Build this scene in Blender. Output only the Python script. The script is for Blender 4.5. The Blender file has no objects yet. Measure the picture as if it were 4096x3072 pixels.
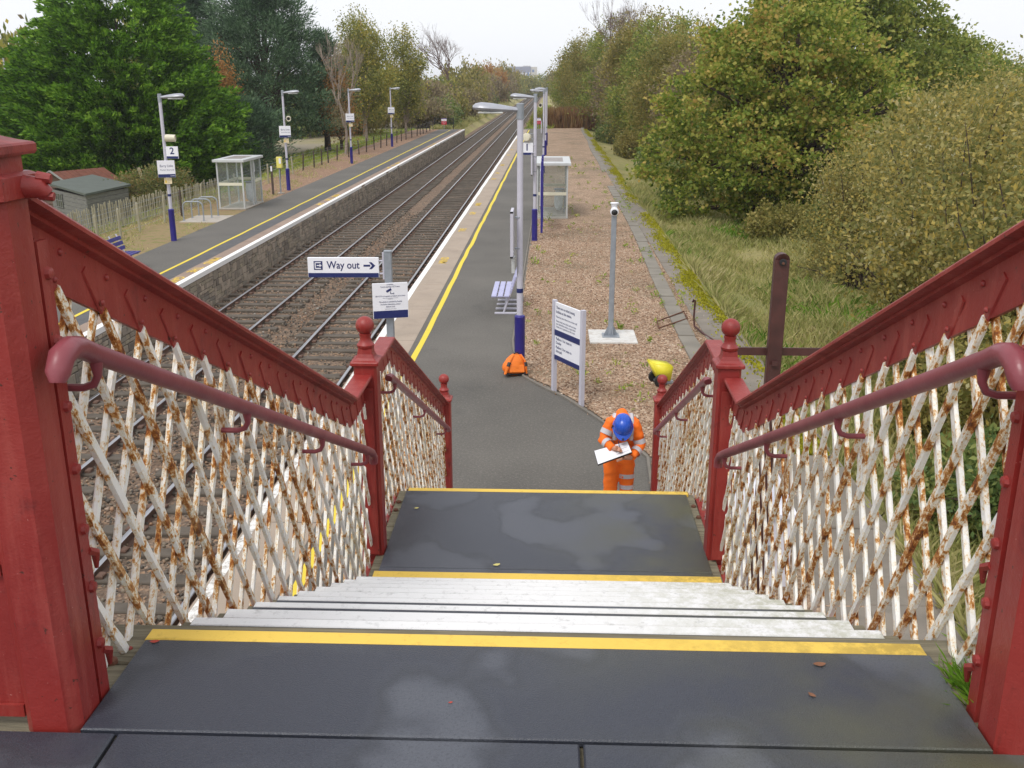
import bpy, bmesh, math, random
import numpy as np
from mathutils import Vector, Matrix, Quaternion
R = math.radians
random.seed(7); rng = np.random.default_rng(7)
S = bpy.context.scene
COL = S.collection
# ---------------------------------------------------------------- camera
CZ = 5.21
cam_d = bpy.data.cameras.new('camera'); cam = bpy.data.objects.new('camera', cam_d); COL.objects.link(cam)
cam.location = (0, 0, CZ)
cam.rotation_euler = (math.pi/2 - .2981, 0, .0363)
cam_d.sensor_width = 36; cam_d.lens = 36*3914.7/4096
cam_d.clip_start = .05; cam_d.clip_end = 6000
S.camera = cam
S.render.resolution_x = 1024; S.render.resolution_y = 768
# ---------------------------------------------------------------- overcast sky and soft sun
SUN_EL, SUN_AZ = R(48), R(150)
w = bpy.data.worlds.new('World'); S.world = w; w.use_nodes = True
nt = w.node_tree; nt.nodes.clear()
sky = nt.nodes.new('ShaderNodeTexSky'); sky.sky_type = 'NISHITA'; sky.sun_disc = False
sky.sun_elevation = SUN_EL; sky.sun_rotation = SUN_AZ; sky.dust_density = 3; sky.air_density = 1.2
sc = nt.nodes.new('ShaderNodeVectorMath'); sc.operation = 'SCALE'; sc.inputs['Scale'].default_value = .09
mx = nt.nodes.new('ShaderNodeMix'); mx.data_type = 'RGBA'; mx.inputs['Factor'].default_value = .93
mx.inputs[7].default_value = (.785, .80, .835, 1)      # even cloud cover
bg = nt.nodes.new('ShaderNodeBackground'); bg.inputs['Strength'].default_value = 1.0
ow = nt.nodes.new('ShaderNodeOutputWorld')
nt.links.new(sky.outputs[0], sc.inputs[0]); nt.links.new(sc.outputs[0], mx.inputs[6])
nt.links.new(mx.outputs[2], bg.inputs['Color']); nt.links.new(bg.outputs[0], ow.inputs[0])
sl = bpy.data.lights.new('sun', 'SUN'); sl.energy = 1.5; sl.angle = R(20); sl.color = (1, .97, .92)
so = bpy.data.objects.new('sun', sl); COL.objects.link(so)
# the light comes from behind and to the left of the viewer
so.rotation_euler = Vector((.35, .62, -1.0)).to_track_quat('-Z', 'Y').to_euler(); so.location = (-20, -20, 40)
S.view_settings.view_transform = 'Standard'; S.view_settings.look = 'None'
S.view_settings.exposure = .42; S.view_settings.gamma = 1
S.render.engine = 'CYCLES'
HAZE = True
S.cycles.volume_bounces = 0
S.cycles.max_bounces = 6; S.cycles.transparent_max_bounces = 8
# ---------------------------------------------------------------- helpers
def srgb(r, g, b):
    f = lambda c: (c/255/12.92 if c/255 <= .04045 else ((c/255+.055)/1.055)**2.4)
    return (f(r), f(g), f(b))
MATS = {}
class N:
    """small node-graph helper"""
    def __init__(s, name):
        s.m = bpy.data.materials.new(name); s.m.use_nodes = True; s.t = s.m.node_tree
        s.b = s.t.nodes['Principled BSDF']; s.o = s.t.nodes['Material Output']; MATS[name] = s.m
    def n(s, ty, **k):
        x = s.t.nodes.new(ty)
        for a, v in k.items(): setattr(x, a, v)
        return x
    def l(s, a, b): s.t.links.new(a, b)
    def pos(s):
        if not hasattr(s, '_p'): s._p = s.n('ShaderNodeNewGeometry')
        return s._p.outputs['Position']
    def obj(s):
        if not hasattr(s, '_o'): s._o = s.n('ShaderNodeTexCoord')
        return s._o.outputs['Object']
    def noise(s, vec, scale, detail=4, rough=.55, scl=None):
        if scl:
            mp = s.n('ShaderNodeMapping'); mp.inputs['Scale'].default_value = scl; s.l(vec, mp.inputs[0]); vec = mp.outputs[0]
        x = s.n('ShaderNodeTexNoise'); x.inputs['Scale'].default_value = scale; x.inputs['Detail'].default_value = detail
        x.inputs['Roughness'].default_value = rough; s.l(vec, x.inputs['Vector']); return x.outputs['Fac']
    def vor(s, vec, scale, out='Color', feature='F1', scl=None):
        if scl:
            mp = s.n('ShaderNodeMapping'); mp.inputs['Scale'].default_value = scl; s.l(vec, mp.inputs[0]); vec = mp.outputs[0]
        x = s.n('ShaderNodeTexVoronoi'); x.feature = feature; x.inputs['Scale'].default_value = scale
        s.l(vec, x.inputs['Vector']); return x.outputs[out]
    def ramp(s, fac, stops, interp='LINEAR'):
        x = s.n('ShaderNodeValToRGB'); x.color_ramp.interpolation = interp
        e = x.color_ramp.elements
        while len(e) < len(stops): e.new(.5)
        for i, (p, c) in enumerate(stops):
            e[i].position = p; e[i].color = (*c, 1) if len(c) == 3 else c
        s.l(fac, x.inputs[0]); return x.outputs[0]
    def step(s, fac, a, b):
        x = s.n('ShaderNodeMapRange'); x.inputs[1].default_value = a; x.inputs[2].default_value = b; s.l(fac, x.inputs[0]); return x.outputs[0]
    def val(s, fac, a, b, lo, hi):
        x = s.n('ShaderNodeMapRange'); x.inputs[1].default_value = a; x.inputs[2].default_value = b
        x.inputs[3].default_value = lo; x.inputs[4].default_value = hi; s.l(fac, x.inputs[0]); return x.outputs[0]
    def mix(s, fac, a, b, mode='MIX'):
        x = s.n('ShaderNodeMix', data_type='RGBA', blend_type=mode)
        for v, i in ((fac, 0), (a, 6), (b, 7)):
            if isinstance(v, (int, float)): x.inputs[i].default_value = v
            elif isinstance(v, tuple): x.inputs[i].default_value = (*v, 1)
            else: s.l(v, x.inputs[i])
        return x.outputs[2]
    def math(s, op, a, b=0.):
        x = s.n('ShaderNodeMath', operation=op)
        for v, i in ((a, 0), (b, 1)):
            if isinstance(v, (int, float)): x.inputs[i].default_value = v
            else: s.l(v, x.inputs[i])
        return x.outputs[0]
    def bump(s, h, strength=.4, dist=.01, prev=None):
        x = s.n('ShaderNodeBump'); x.inputs['Strength'].default_value = strength; x.inputs['Distance'].default_value = dist
        s.l(h, x.inputs['Height'])
        if prev is not None: s.l(prev, x.inputs['Normal'])
        return x.outputs[0]
    def fin(s, col=None, rough=None, nrm=None, metal=None, spec=None):
        for v, k in ((col, 'Base Color'), (rough, 'Roughness'), (nrm, 'Normal'), (metal, 'Metallic'), (spec, 'Specular IOR Level')):
            if v is None: continue
            i = s.b.inputs[k]
            if isinstance(v, (int, float)): i.default_value = v
            elif isinstance(v, tuple): i.default_value = (*v, 1)
            else: s.l(v, i)
        return s.m
def mul(c, k): return tuple(min(1, x*k) for x in c)
def plain(name, c, rough=.55, metal=0., var=.18, scale=3., bump=.15, bscale=90, dirt=None, dirtamt=.4, spec=None):
    m = N(name); p = m.pos()
    col = m.ramp(m.noise(p, scale, 5), [(.3, mul(c, 1-var)), (.7, mul(c, 1+var))])
    if dirt: col = m.mix(m.val(m.noise(p, scale*2.3, 6, .7), .5, .75, 0, dirtamt), col, dirt)
    rg = m.val(m.noise(p, scale*4, 3), .3, .7, max(.02, rough-.1), min(1, rough+.1))
    nr = m.bump(m.noise(p, bscale, 3), bump, .004) if bump else None
    return m.fin(col, rg, nr, metal, spec)
# ---- painted and rusty iron
def mk_red():
    m = N('red_paint'); p = m.pos()
    c = m.ramp(m.noise(p, 2.2, 5), [(.25, srgb(126, 36, 34)), (.6, srgb(144, 46, 41)), (.85, srgb(148, 58, 52))])
    big = m.noise(p, 5, 6, .7)
    c = m.mix(m.val(big, .58, .72, 0, .6), c, srgb(84, 30, 30))
    run = m.noise(p, 1, 6, .65, (16, 16, 1.6))
    c = m.mix(m.val(run, .52, .68, 0, .35), c, srgb(172, 86, 76))
    c = m.mix(m.val(run, .36, .26, 0, .55), c, srgb(82, 36, 30))
    ch = m.noise(p, 34, 4, .7)
    c = m.mix(m.val(ch, .66, .68, 0, .85), c, srgb(64, 40, 32)); c = m.mix(m.val(m.noise(p, 75, 4, .7), .69, .71, 0, .8), c, srgb(186, 128, 120))
    h = m.math('ADD', m.noise(p, 28, 5, .6), m.math('MULTIPLY', m.noise(p, 160, 3), .35))
    return m.fin(c, m.val(big, .3, .7, .36, .55), m.bump(h, .4, .006))
RED = mk_red()
def mk_rail():
    m = N('pink_handrail_paint'); p = m.pos()
    c = m.ramp(m.noise(p, 4, 5), [(.3, srgb(122, 54, 62)), (.7, srgb(142, 72, 80))])
    return m.fin(c, m.val(m.noise(p, 9, 4), .3, .7, .34, .5), m.bump(m.noise(p, 70, 4), .25, .003))
PINK = mk_rail()
def mk_rust(name, ang, sgn, phase, period):
    m = N(name); p0 = m.pos()
    mp = m.n('ShaderNodeMapping'); mp.inputs['Rotation'].default_value = (ang, 0, 0); m.l(p0, mp.inputs[0])
    ms = m.n('ShaderNodeMapping'); ms.inputs['Scale'].default_value = (1, .62, 1.25); m.l(mp.outputs[0], ms.inputs[0]); p = ms.outputs[0]
    oi = m.n('ShaderNodeObjectInfo').outputs['Random']
    a = m.noise(p, 13, 6, .72); b = m.noise(p, 55, 5, .78)
    f = m.math('ADD', m.math('MULTIPLY', a, .5), m.math('MULTIPLY', b, .5))
    f = m.math('ADD', f, m.val(oi, 0, 1, -.06, .03))
    # rust gathers where two bars are riveted across each other
    sx_ = m.n('ShaderNodeSeparateXYZ'); m.l(p0, sx_.inputs[0])
    u = m.math('ADD', sx_.outputs[2], m.math('MULTIPLY', sx_.outputs[1], sgn*1.7675))
    u = m.math('FRACT', m.math('ADD', m.math('DIVIDE', m.math('SUBTRACT', u, phase), period), 40.5))
    u = m.math('ABSOLUTE', m.math('SUBTRACT', u, .5))
    f = m.math('ADD', f, m.val(u, .02, .2, .055, -.012))
    c = m.ramp(f, [(.44, srgb(243, 241, 236)), (.5, srgb(234, 224, 202)), (.53, srgb(206, 154, 84)), (.575, srgb(160, 94, 36)), (.65, srgb(92, 50, 24))])
    c = m.mix(m.val(m.noise(p0, 1.3, 3), .56, .7, 0, .4), c, srgb(186, 180, 142))
    return m.fin(c, m.val(f, .45, .55, .5, .85), m.bump(f, .8, .01))
RUST = mk_rust('rusty_white_paint', R(60.5), -1, -1.312, .305); RUSTB = mk_rust('rusty_white_paint_outer', R(-60.5), 1, 9.3, .305)
BROWNIRON = plain('brown_iron', srgb(74, 42, 39), .5, 0, .25, 6, .4, 60, srgb(50, 34, 30))
RUSTY = plain('rust', srgb(96, 62, 46), .85, 0, .3, 6, .5, 50)
# ---- walking surfaces
def mk_mat():
    m = N('wet_rubber_mat'); p = m.pos()
    wn = m.noise(p, 1.45, 4, .45); wet = m.val(wn, .43, .54, 0, 1)
    c = m.mix(wet, srgb(86, 89, 97), srgb(56, 59, 69))
    edge = m.math('SUBTRACT', 1., m.math('MULTIPLY', m.math('ABSOLUTE', m.math('SUBTRACT', wn, .495)), 30.))
    c = m.mix(m.math('MULTIPLY', m.math('MAXIMUM', edge, 0.), .35), c, srgb(28, 30, 34))
    c = m.mix(m.val(m.noise(p, 260, 3, .7), .62, .72, 0, .35), c, srgb(120, 122, 126))
    c = m.mix(m.val(m.noise(p, 120, 4, .8), .5, .7, .0, .55), c, srgb(34, 36, 42))
    x = m.n('ShaderNodeSeparateXYZ'); m.l(p, x.inputs[0])
    al = m.math('MULTIPLY', m.val(x.outputs[0], -.1, 1.1, 0, 1), m.val(m.noise(p, 2.3, 4), .35, .65, 0, .85))
    c = m.mix(al, c, srgb(84, 84, 62))
    return m.fin(c, m.mix(wet, (.52,)*3, (.3,)*3), m.bump(m.noise(p, 220, 3), .6, .004), None, .4)
MAT_ = mk_mat()
def mk_strip(name, c0, worn, moss):
    m = N(name); p = m.pos()
    x = m.n('ShaderNodeSeparateXYZ'); m.l(p, x.inputs[0])
    c = m.mix(m.val(m.noise(p, 22, 6, .75), .55, .72, 0, .55), c0, worn)
    al = m.math('MULTIPLY', m.val(x.outputs[0], .1, 1.3, 0, 1), m.val(m.noise(p, 14, 6, .75, (1, 1, 1)), .4, .58, 0, .8))
    c = m.mix(al, c, moss)
    return m.fin(c, .7, m.bump(m.noise(p, 180, 3), .4, .003))
WHITESTRIP = mk_strip('white_nosing_paint', srgb(226, 226, 226), srgb(150, 150, 148), srgb(160, 160, 132))
YELSTRIP = mk_strip('yellow_nosing_paint', srgb(228, 192, 84), srgb(176, 142, 60), srgb(150, 126, 58))
def mk_wood(name, a, b, sc=(3, 60, 60)):
    m = N(name); p = m.pos()
    g = m.noise(p, 1, 6, .7, sc); c = m.ramp(g, [(.3, a), (.7, b)])
    return m.fin(c, .85, m.bump(g, .6, .01))
OLDWOOD = mk_wood('weathered_timber', srgb(84, 78, 62), srgb(138, 130, 108))
PICKET = mk_wood('picket_timber', srgb(126, 120, 98), srgb(182, 176, 150), (40, 40, 2))
DARKWOOD = mk_wood('dark_post_timber', srgb(58, 48, 42), srgb(96, 82, 70), (30, 30, 2))
GREYWOOD = mk_wood('grey_shed_board', srgb(96, 96, 94), srgb(132, 132, 128), (3, 3, 30))
SHEDBROWN = mk_wood('brown_shed_board', srgb(84, 66, 58), srgb(110, 90, 78), (3, 3, 30))
def mk_tarmac():
    m = N('tarmac'); p = m.pos()
    c = m.ramp(m.noise(p, .35, 5, .6), [(.3, srgb(84, 81, 76)), (.7, srgb(102, 98, 92))])
    sp = m.noise(p, 24, 5, .85); c = m.mix(m.val(sp, .5, .68, 0, .6), c, srgb(136, 130, 122))
    c = m.mix(m.val(m.noise(p, 36, 4, .8), .54, .68, 0, .7), c, srgb(56, 53, 50))
    c = m.mix(m.val(m.noise(p, .8, 4, .6), .62, .72, 0, .35), c, srgb(58, 58, 56))
    return m.fin(c, .85, m.bump(sp, .6, .01))
TARMAC = mk_tarmac()
def mk_gravel():
    m = N('pink_gravel'); p = m.pos()
    v = m.vor(p, 26, 'Color'); d = m.vor(p, 26, 'Distance')
    c = m.ramp(v, [(.1, srgb(104, 84, 66)), (.35, srgb(142, 116, 94)), (.65, srgb(170, 142, 118)), (.92, srgb(200, 178, 154))])
    c = m.mix(m.val(m.noise(p, .7, 5, .65), .48, .66, 0, .6), c, srgb(116, 98, 72))
    c = m.mix(m.val(m.noise(p, 8, 5, .7), .6, .74, 0, .6), c, srgb(94, 78, 62))
    c = m.mix(m.val(m.noise(p, .22, 3, .6), .5, .66, 0, .4), c, srgb(98, 92, 72))
    return m.fin(c, .9, m.bump(d, .9, .02))
GRAVEL = mk_gravel()
def mk_ballast():
    m = N('ballast'); p = m.pos()
    v = m.vor(p, 17, 'Color'); d = m.vor(p, 17, 'Distance')
    c = m.ramp(v, [(.1, srgb(76, 64, 54)), (.45, srgb(116, 99, 84)), (.75, srgb(140, 118, 98)), (.95, srgb(166, 132, 102))])
    c = m.mix(m.val(m.noise(p, .5, 4), .4, .7, 0, .5), c, srgb(116, 90, 72))
    x = m.n('ShaderNodeSeparateXYZ'); m.l(p, x.inputs[0])
    return m.fin(c, .92, m.bump(d, 1, .05))
BALLAST = mk_ballast()
def mk_stoneloose():
    m = N('ballast_stone'); p = m.pos()
    r = m.n('ShaderNodeNewGeometry').outputs['Random Per Island']
    c = m.ramp(r, [(0, srgb(70, 66, 62)), (.35, srgb(104, 96, 86)), (.7, srgb(134, 120, 102)), (.9, srgb(158, 124, 98)), (1, srgb(150, 146, 138))])
    return m.fin(c, .85, m.bump(m.noise(p, 90, 4), .4, .004))
LOOSE = mk_stoneloose()
CONC = plain('concrete', srgb(126, 118, 108), .9, 0, .16, 1.6, .5, 60, srgb(96, 92, 84), .6)
EDGEC = plain('edging_concrete', srgb(116, 110, 102), .9, 0, .16, 2, .4, 60)
CONCP = plain('pale_concrete', srgb(168, 160, 150), .9, 0, .12, 2, .4, 60, srgb(120, 112, 100), .5)
COPE = plain('coping_concrete', srgb(160, 145, 130), .88, 0, .1, .9, .35, 80, srgb(132, 118, 106), .55)
COPEL = plain('coping_slab_left', srgb(146, 126, 112), .88, 0, .14, 1.3, .35, 80, srgb(118, 106, 96), .5)
SLEEP = plain('sleeper', srgb(88, 80, 71), .9, 0, .3, 3, .5, 40, srgb(78, 68, 58), .7)
def mk_worn(name, c, under, lo=.56, hi=.66, sc=7):
    m = N(name); p = m.pos()
    col = m.mix(m.val(m.noise(p, sc, 7, .75), lo, hi, 0, .9), c, under)
    return m.fin(col, .75, m.bump(m.noise(p, 90, 3), .3, .004))
WORNWHITE = mk_worn('very_worn_white_line', srgb(222, 220, 216), srgb(150, 142, 132), .47, .6, 9)
WHITEPAINT = mk_worn('worn_white_line', srgb(232, 230, 228), srgb(176, 166, 154), .6, .74)
YELPAINT = mk_worn('worn_yellow_line', srgb(220, 196, 62), srgb(120, 112, 60), .62, .74)
YELTEXT = mk_worn('worn_yellow_lettering', srgb(214, 180, 66), srgb(178, 152, 120), .54, .68, 16)
def mk_stonewall():
    m = N('platform_wall_stone'); p = m.pos()
    oi = m.n('ShaderNodeObjectInfo').outputs['Random']; isl = m.n('ShaderNodeNewGeometry').outputs['Random Per Island']
    f = m.math('FRACT', m.math('ADD', oi, isl))
    c = m.ramp(f, [(0, srgb(118, 108, 98)), (.3, srgb(156, 144, 128)), (.6, srgb(176, 160, 142)), (.8, srgb(132, 124, 114)), (1, srgb(162, 150, 128))])
    c = m.mix(m.val(m.noise(p, 5, 6, .7), .5, .7, 0, .7), c, srgb(82, 74, 64))
    return m.fin(c, .92, m.bump(m.noise(p, 22, 6, .7), .9, .03))
WALLST = mk_stonewall()
MORTAR = plain('dark_mortar', srgb(58, 52, 46), .95, 0, .2, 3, .4, 40)
# ---- street furniture
LAMPW = plain('lavender_white_paint', srgb(190, 188, 200), .4, 0, .05, 2, .05)
GALV = plain('galvanised_steel', srgb(148, 154, 162), .45, .25, .12, 8, .1, 60)
LANT = plain('lantern_shell', srgb(160, 162, 170), .35, .1, .08, 6, .05)
BLUE = plain('indigo_paint', srgb(46, 40, 124), .4, 0, .1, 2, .06)
NAVY = plain('navy_print', srgb(30, 40, 96), .45, 0, .06, 2, 0)
SIGNW = plain('sign_white', srgb(232, 232, 238), .4, 0, .02, 2, 0)
GREYTX = plain('grey_print', srgb(130, 132, 150), .5, 0, .02, 2, 0)
ALU = plain('aluminium_frame', srgb(196, 198, 198), .4, .2, .06, 4, .05)
SPK = plain('cream_speaker', srgb(206, 200, 178), .5, 0, .08, 5, .1)
BLACK = plain('black_rubber', srgb(30, 30, 32), .6, 0, .2, 5, .1)
YEL = plain('yellow_plastic', srgb(232, 220, 62), .4, 0, .05, 5, .05)
YELBOX = plain('pale_yellow_box', srgb(222, 212, 110), .45, 0, .06, 5, .05)
REDSIGN = plain('red_sign', srgb(186, 40, 58), .45, 0, .05, 5, 0)
PURP = plain('purple_sign', srgb(92, 70, 140), .45, 0, .05, 5, 0)
CREAM = plain('warning_cream', srgb(232, 214, 176), .5, 0, .03, 5, 0)
AMBER = plain('amber_sign', srgb(226, 190, 70), .5, 0, .03, 5, 0)
BINBAG = plain('clear_bin_bag', srgb(206, 210, 210), .3, 0, .1, 8, .8, 14)
CAB = plain('white_cabinet', srgb(218, 218, 228), .4, 0, .04, 3, .05)
SLATB = plain('lavender_slat', srgb(172, 172, 206), .4, 0, .06, 3, .1)
def mk_glass():
    m = N('shelter_glass'); m.fin((.86, .9, .9), .06)
    t = m.n('ShaderNodeBsdfTransparent'); t.inputs[0].default_value = (.9, .93, .93, 1)
    mx_ = m.n('ShaderNodeMixShader'); g = m.n('ShaderNodeBsdfGlossy'); g.inputs['Roughness'].default_value = .08
    d = m.n('ShaderNodeBsdfDiffuse'); d.inputs[0].default_value = (.7, .75, .76, 1)
    a = m.n('ShaderNodeMixShader'); a.inputs[0].default_value = .35; m.l(g.outputs[0], a.inputs[1]); m.l(d.outputs[0], a.inputs[2])
    mx_.inputs[0].default_value = .13; m.l(t.outputs[0], mx_.inputs[1]); m.l(a.outputs[0], mx_.inputs[2]); m.l(mx_.outputs[0], m.o.inputs[0])
    return m.m
GLASS = mk_glass()
def mk_steelhead():
    m = N('polished_rail_head'); p = m.pos()
    return m.fin(m.ramp(m.noise(p, 3, 4, .6, (8, .3, 8)), [(.3, srgb(150, 150, 154)), (.7, srgb(196, 196, 200))]), .28, None, .9)
STEEL = mk_steelhead()
RAILRUST = plain('rail_rust', srgb(96, 72, 60), .85, 0, .2, 4, .3, 40)
# ---- vegetation: colour differs leaf by leaf
def leafmat(name, cols, trans=.25, rough=.55, gain=1.55):
    m = N(name); p = m.pos()
    r = m.n('ShaderNodeNewGeometry').outputs['Random Per Island']
    nz = m.noise(p, .5, 3)
    f = m.math('ADD', m.math('MULTIPLY', r, .62), m.val(nz, .3, .7, 0, .38))
    k = len(cols)
    c = m.ramp(f, [(.08 + .84*i/(k-1), mul(srgb(*q), gain)) for i, q in enumerate(cols)])
    m.fin(c, rough, None, None, .25)
    t = m.n('ShaderNodeBsdfTranslucent'); m.l(c, t.inputs[0])
    x = m.n('ShaderNodeMixShader'); x.inputs[0].default_value = trans
    m.l(m.b.outputs[0], x.inputs[1]); m.l(t.outputs[0], x.inputs[2]); m.l(x.outputs[0], m.o.inputs[0])
    return m.m
BARK = plain('bark', srgb(72, 60, 50), .95, 0, .3, 8, .8, 30)
PALEBARK = plain('pale_birch_bark', srgb(150, 136, 124), .9, 0, .25, 6, .6, 30, srgb(60, 52, 46), .7)
TWIG = plain('twig', srgb(104, 84, 76), .95, 0, .2, 8, 0)
L_CYP = leafmat('cypress_foliage', [(36, 58, 18), (60, 92, 24), (88, 124, 34), (122, 152, 54)], .38, gain=1.55)
L_PINE = leafmat('pine_needles', [(38, 54, 40), (56, 77, 55), (78, 101, 72), (108, 129, 98)], .25, gain=1.4)
L_SYC = leafmat('sycamore_leaves', [(66, 84, 30), (94, 112, 40), (122, 130, 54), (150, 144, 72), (162, 132, 74)], .45, gain=1.5)
L_OAK = leafmat('oak_leaves', [(70, 84, 38), (98, 112, 50), (124, 130, 62), (148, 142, 74)], .45, gain=1.5)
L_SAL = leafmat('sallow_leaves', [(76, 80, 42), (104, 104, 56), (130, 124, 74), (154, 136, 68), (154, 154, 126)], .42, gain=1.5)
L_WIL = leafmat('willow_leaves', [(88, 90, 46), (114, 112, 58), (138, 128, 70), (154, 138, 82)], .4, gain=1.3)
L_BIR = leafmat('birch_leaves', [(84, 94, 48), (112, 118, 60), (140, 138, 70), (174, 154, 70)], .4, gain=1.3)
L_ORA = leafmat('orange_leaves', [(122, 84, 50), (148, 108, 62), (168, 128, 72), (140, 112, 78)], .4, gain=1.2)
L_BRN = leafmat('brown_hedge_leaves', [(100, 88, 76), (122, 108, 88), (136, 124, 86), (114, 112, 78)], .35, gain=1.3)
L_GRN = leafmat('green_hedge_leaves', [(66, 86, 50), (92, 112, 62), (120, 130, 72), (142, 138, 80)], .35, gain=1.3)
L_SHR = leafmat('cotoneaster_leaves', [(58, 66, 38), (82, 92, 52), (110, 108, 62), (126, 92, 56)], .25)
L_REED = leafmat('dock_stalks', [(92, 64, 44), (122, 88, 58), (150, 118, 80), (134, 124, 66)], .3, gain=1.2)
L_GRASS = leafmat('grass_blades', [(112, 124, 66), (144, 146, 86), (168, 162, 108), (188, 176, 134)], .4, gain=1.3)
L_GRASSG = leafmat('green_grass_blades', [(70, 104, 30), (98, 136, 40), (128, 158, 58)], .35, gain=1.15)
L_WEED = leafmat('weed_leaves', [(70, 92, 34), (98, 116, 44), (130, 138, 64), (148, 134, 74)], .35, gain=1.8)
L_MOSS = leafmat('moss_tufts', [(112, 110, 26), (142, 140, 28), (166, 160, 40), (124, 118, 40)], .3, gain=1.15)
# ---------------------------------------------------------------- geometry builder
class MB:
    def __init__(s): s.v = []; s.f = []; s.mi = []; s.k = 0
    def add(s, vs, fs):
        o = len(s.v); s.v += [tuple(x) for x in vs]; s.f += [tuple(i+o for i in f) for f in fs]; s.mi += [s.k]*len(fs); return s
    def box(s, c, d, rot=None, bev=0):
        hx, hy, hz = d[0]/2, d[1]/2, d[2]/2
        if bev:
            b = min(bev, hx*.9, hy*.9, hz*.9); prof = [(-hz, b), (-hz+b, 0), (hz-b, 0), (hz, b)]; vs = []
            for z, i in prof:
                x, y = hx-i, hy-i
                vs += [(-x, -y, z), (x, -y, z), (x, y, z), (-x, y, z)]
            fs = [(3, 2, 1, 0), (12, 13, 14, 15)]
            for r in range(3):
                for q in range(4): fs.append((r*4+q, r*4+(q+1) % 4, r*4+4+(q+1) % 4, r*4+4+q))
        else:
            vs = [(x*hx, y*hy, z*hz) for z in (-1, 1) for x, y in ((-1, -1), (1, -1), (1, 1), (-1, 1))]
            fs = [(3, 2, 1, 0), (4, 5, 6, 7), (0, 1, 5, 4), (1, 2, 6, 5), (2, 3, 7, 6), (3, 0, 4, 7)]
        if rot is not None:
            q = rot if isinstance(rot, Matrix) else Matrix.Rotation(rot, 3, 'Z'); vs = [q @ Vector(v) for v in vs]
        return s.add([(v[0]+c[0], v[1]+c[1], v[2]+c[2]) for v in vs], fs)
    def span(s, a, b, bev=0):
        return s.box([(a[i]+b[i])/2 for i in range(3)], [abs(b[i]-a[i]) for i in range(3)], None, bev)
    def tube(s, pts, rad, n=10, cap=True, sx=1.0):
        pts = [Vector(p) for p in pts]; m = len(pts)
        if not hasattr(rad, '__len__'): rad = [rad]*m
        vs = []; up = None
        for i in range(m):
            t = (pts[min(i+1, m-1)] - pts[max(i-1, 0)]).normalized()
            if up is None: up = Vector((0, 0, 1)) if abs(t.z) < .9 else Vector((1, 0, 0))
            a = t.cross(up).normalized(); b = a.cross(t).normalized(); up = b
            for k in range(n):
                w_ = 2*math.pi*k/n; vs.append(pts[i] + (a*math.cos(w_)*sx + b*math.sin(w_))*rad[i])
        fs = [(i*n+k, i*n+(k+1) % n, i*n+n+(k+1) % n, i*n+n+k) for i in range(m-1) for k in range(n)]
        if cap: fs += [tuple(range(n-1, -1, -1)), tuple((m-1)*n+k for k in range(n))]
        return s.add(vs, fs)
    def lathe(s, prof, c=(0, 0, 0), n=16, axis=None):
        vs = []; m = len(prof)
        for r, z in prof:
            for k in range(n):
                w_ = 2*math.pi*k/n; vs.append(Vector((r*math.cos(w_), r*math.sin(w_), z)))
        if axis is not None:
            q = Vector((0, 0, 1)).rotation_difference(Vector(axis)); vs = [q @ v for v in vs]
        c = Vector(c); vs = [v+c for v in vs]
        fs = [(i*n+k, i*n+(k+1) % n, i*n+n+(k+1) % n, i*n+n+k) for i in range(m-1) for k in range(n)]
        fs += [tuple(range(n-1, -1, -1)), tuple((m-1)*n+k for k in range(n))]
        return s.add(vs, fs)
    def sqstack(s, prof, c=(0, 0, 0), ch=0.):
        """stacked square sections (half width, z); ch chamfers the corners"""
        vs = []
        for h, z in prof:
            k = ch
            for x, y in ((h-k, -h), (h, -h+k), (h, h-k), (h-k, h), (-h+k, h), (-h, h-k), (-h, -h+k), (-h+k, -h)):
                vs.append((c[0]+x, c[1]+y, c[2]+z))
        m = len(prof)
        fs = [(i*8+k, i*8+(k+1) % 8, i*8+8+(k+1) % 8, i*8+8+k) for i in range(m-1) for k in range(8)]
        fs += [tuple(range(7, -1, -1)), tuple((m-1)*8+k for k in range(8))]
        return s.add(vs, fs)
    def prism(s, poly, z0, z1):
        n = len(poly); vs = [(x, y, z0) for x, y in poly] + [(x, y, z1) for x, y in poly]
        return s.add(vs, [tuple(range(n-1, -1, -1)), tuple(range(n, 2*n))] + [(i, (i+1) % n, n+(i+1) % n, n+i) for i in range(n)])
    def mesh(s, name, mats, smooth=False):
        me = bpy.data.meshes.new(name); me.from_pydata(s.v, [], s.f)
        for m in (mats if isinstance(mats, (list, tuple)) else [mats]): me.materials.append(m)
        if any(s.mi): me.polygons.foreach_set('material_index', s.mi)
        if smooth:
            me.polygons.foreach_set('use_smooth', [True]*len(me.polygons))
            me.set_sharp_from_angle(angle=R(40))
        me.update(); return me
    def build(s, name, mats, parent=None, smooth=False, loc=None):
        return link(name, s.mesh(name, mats, smooth), parent, loc)
def link(name, me, parent=None, loc=None, rot=None):
    o = bpy.data.objects.new(name, me); COL.objects.link(o)
    if parent: o.parent = parent
    if loc is not None: o.location = loc
    if rot is not None: o.rotation_euler = rot
    return o
def tag(o, label=None, cat=None, group=None, kind=None):
    if label: o['label'] = label
    if cat: o['category'] = cat
    if group: o['group'] = group
    if kind: o['kind'] = kind
    return o
def thing(name, label, cat, loc=(0, 0, 0), rz=0, group=None):
    o = bpy.data.objects.new(name, None); COL.objects.link(o); o.location = loc; o.rotation_euler = (0, 0, rz)
    o.empty_display_size = .2
    return tag(o, label, cat, group)
def copy_tree(o, parent=None):
    c = o.copy(); COL.objects.link(c); c.parent = parent
    for ch in list(o.children): copy_tree(ch, c)
    return c
_tc = {}
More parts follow.
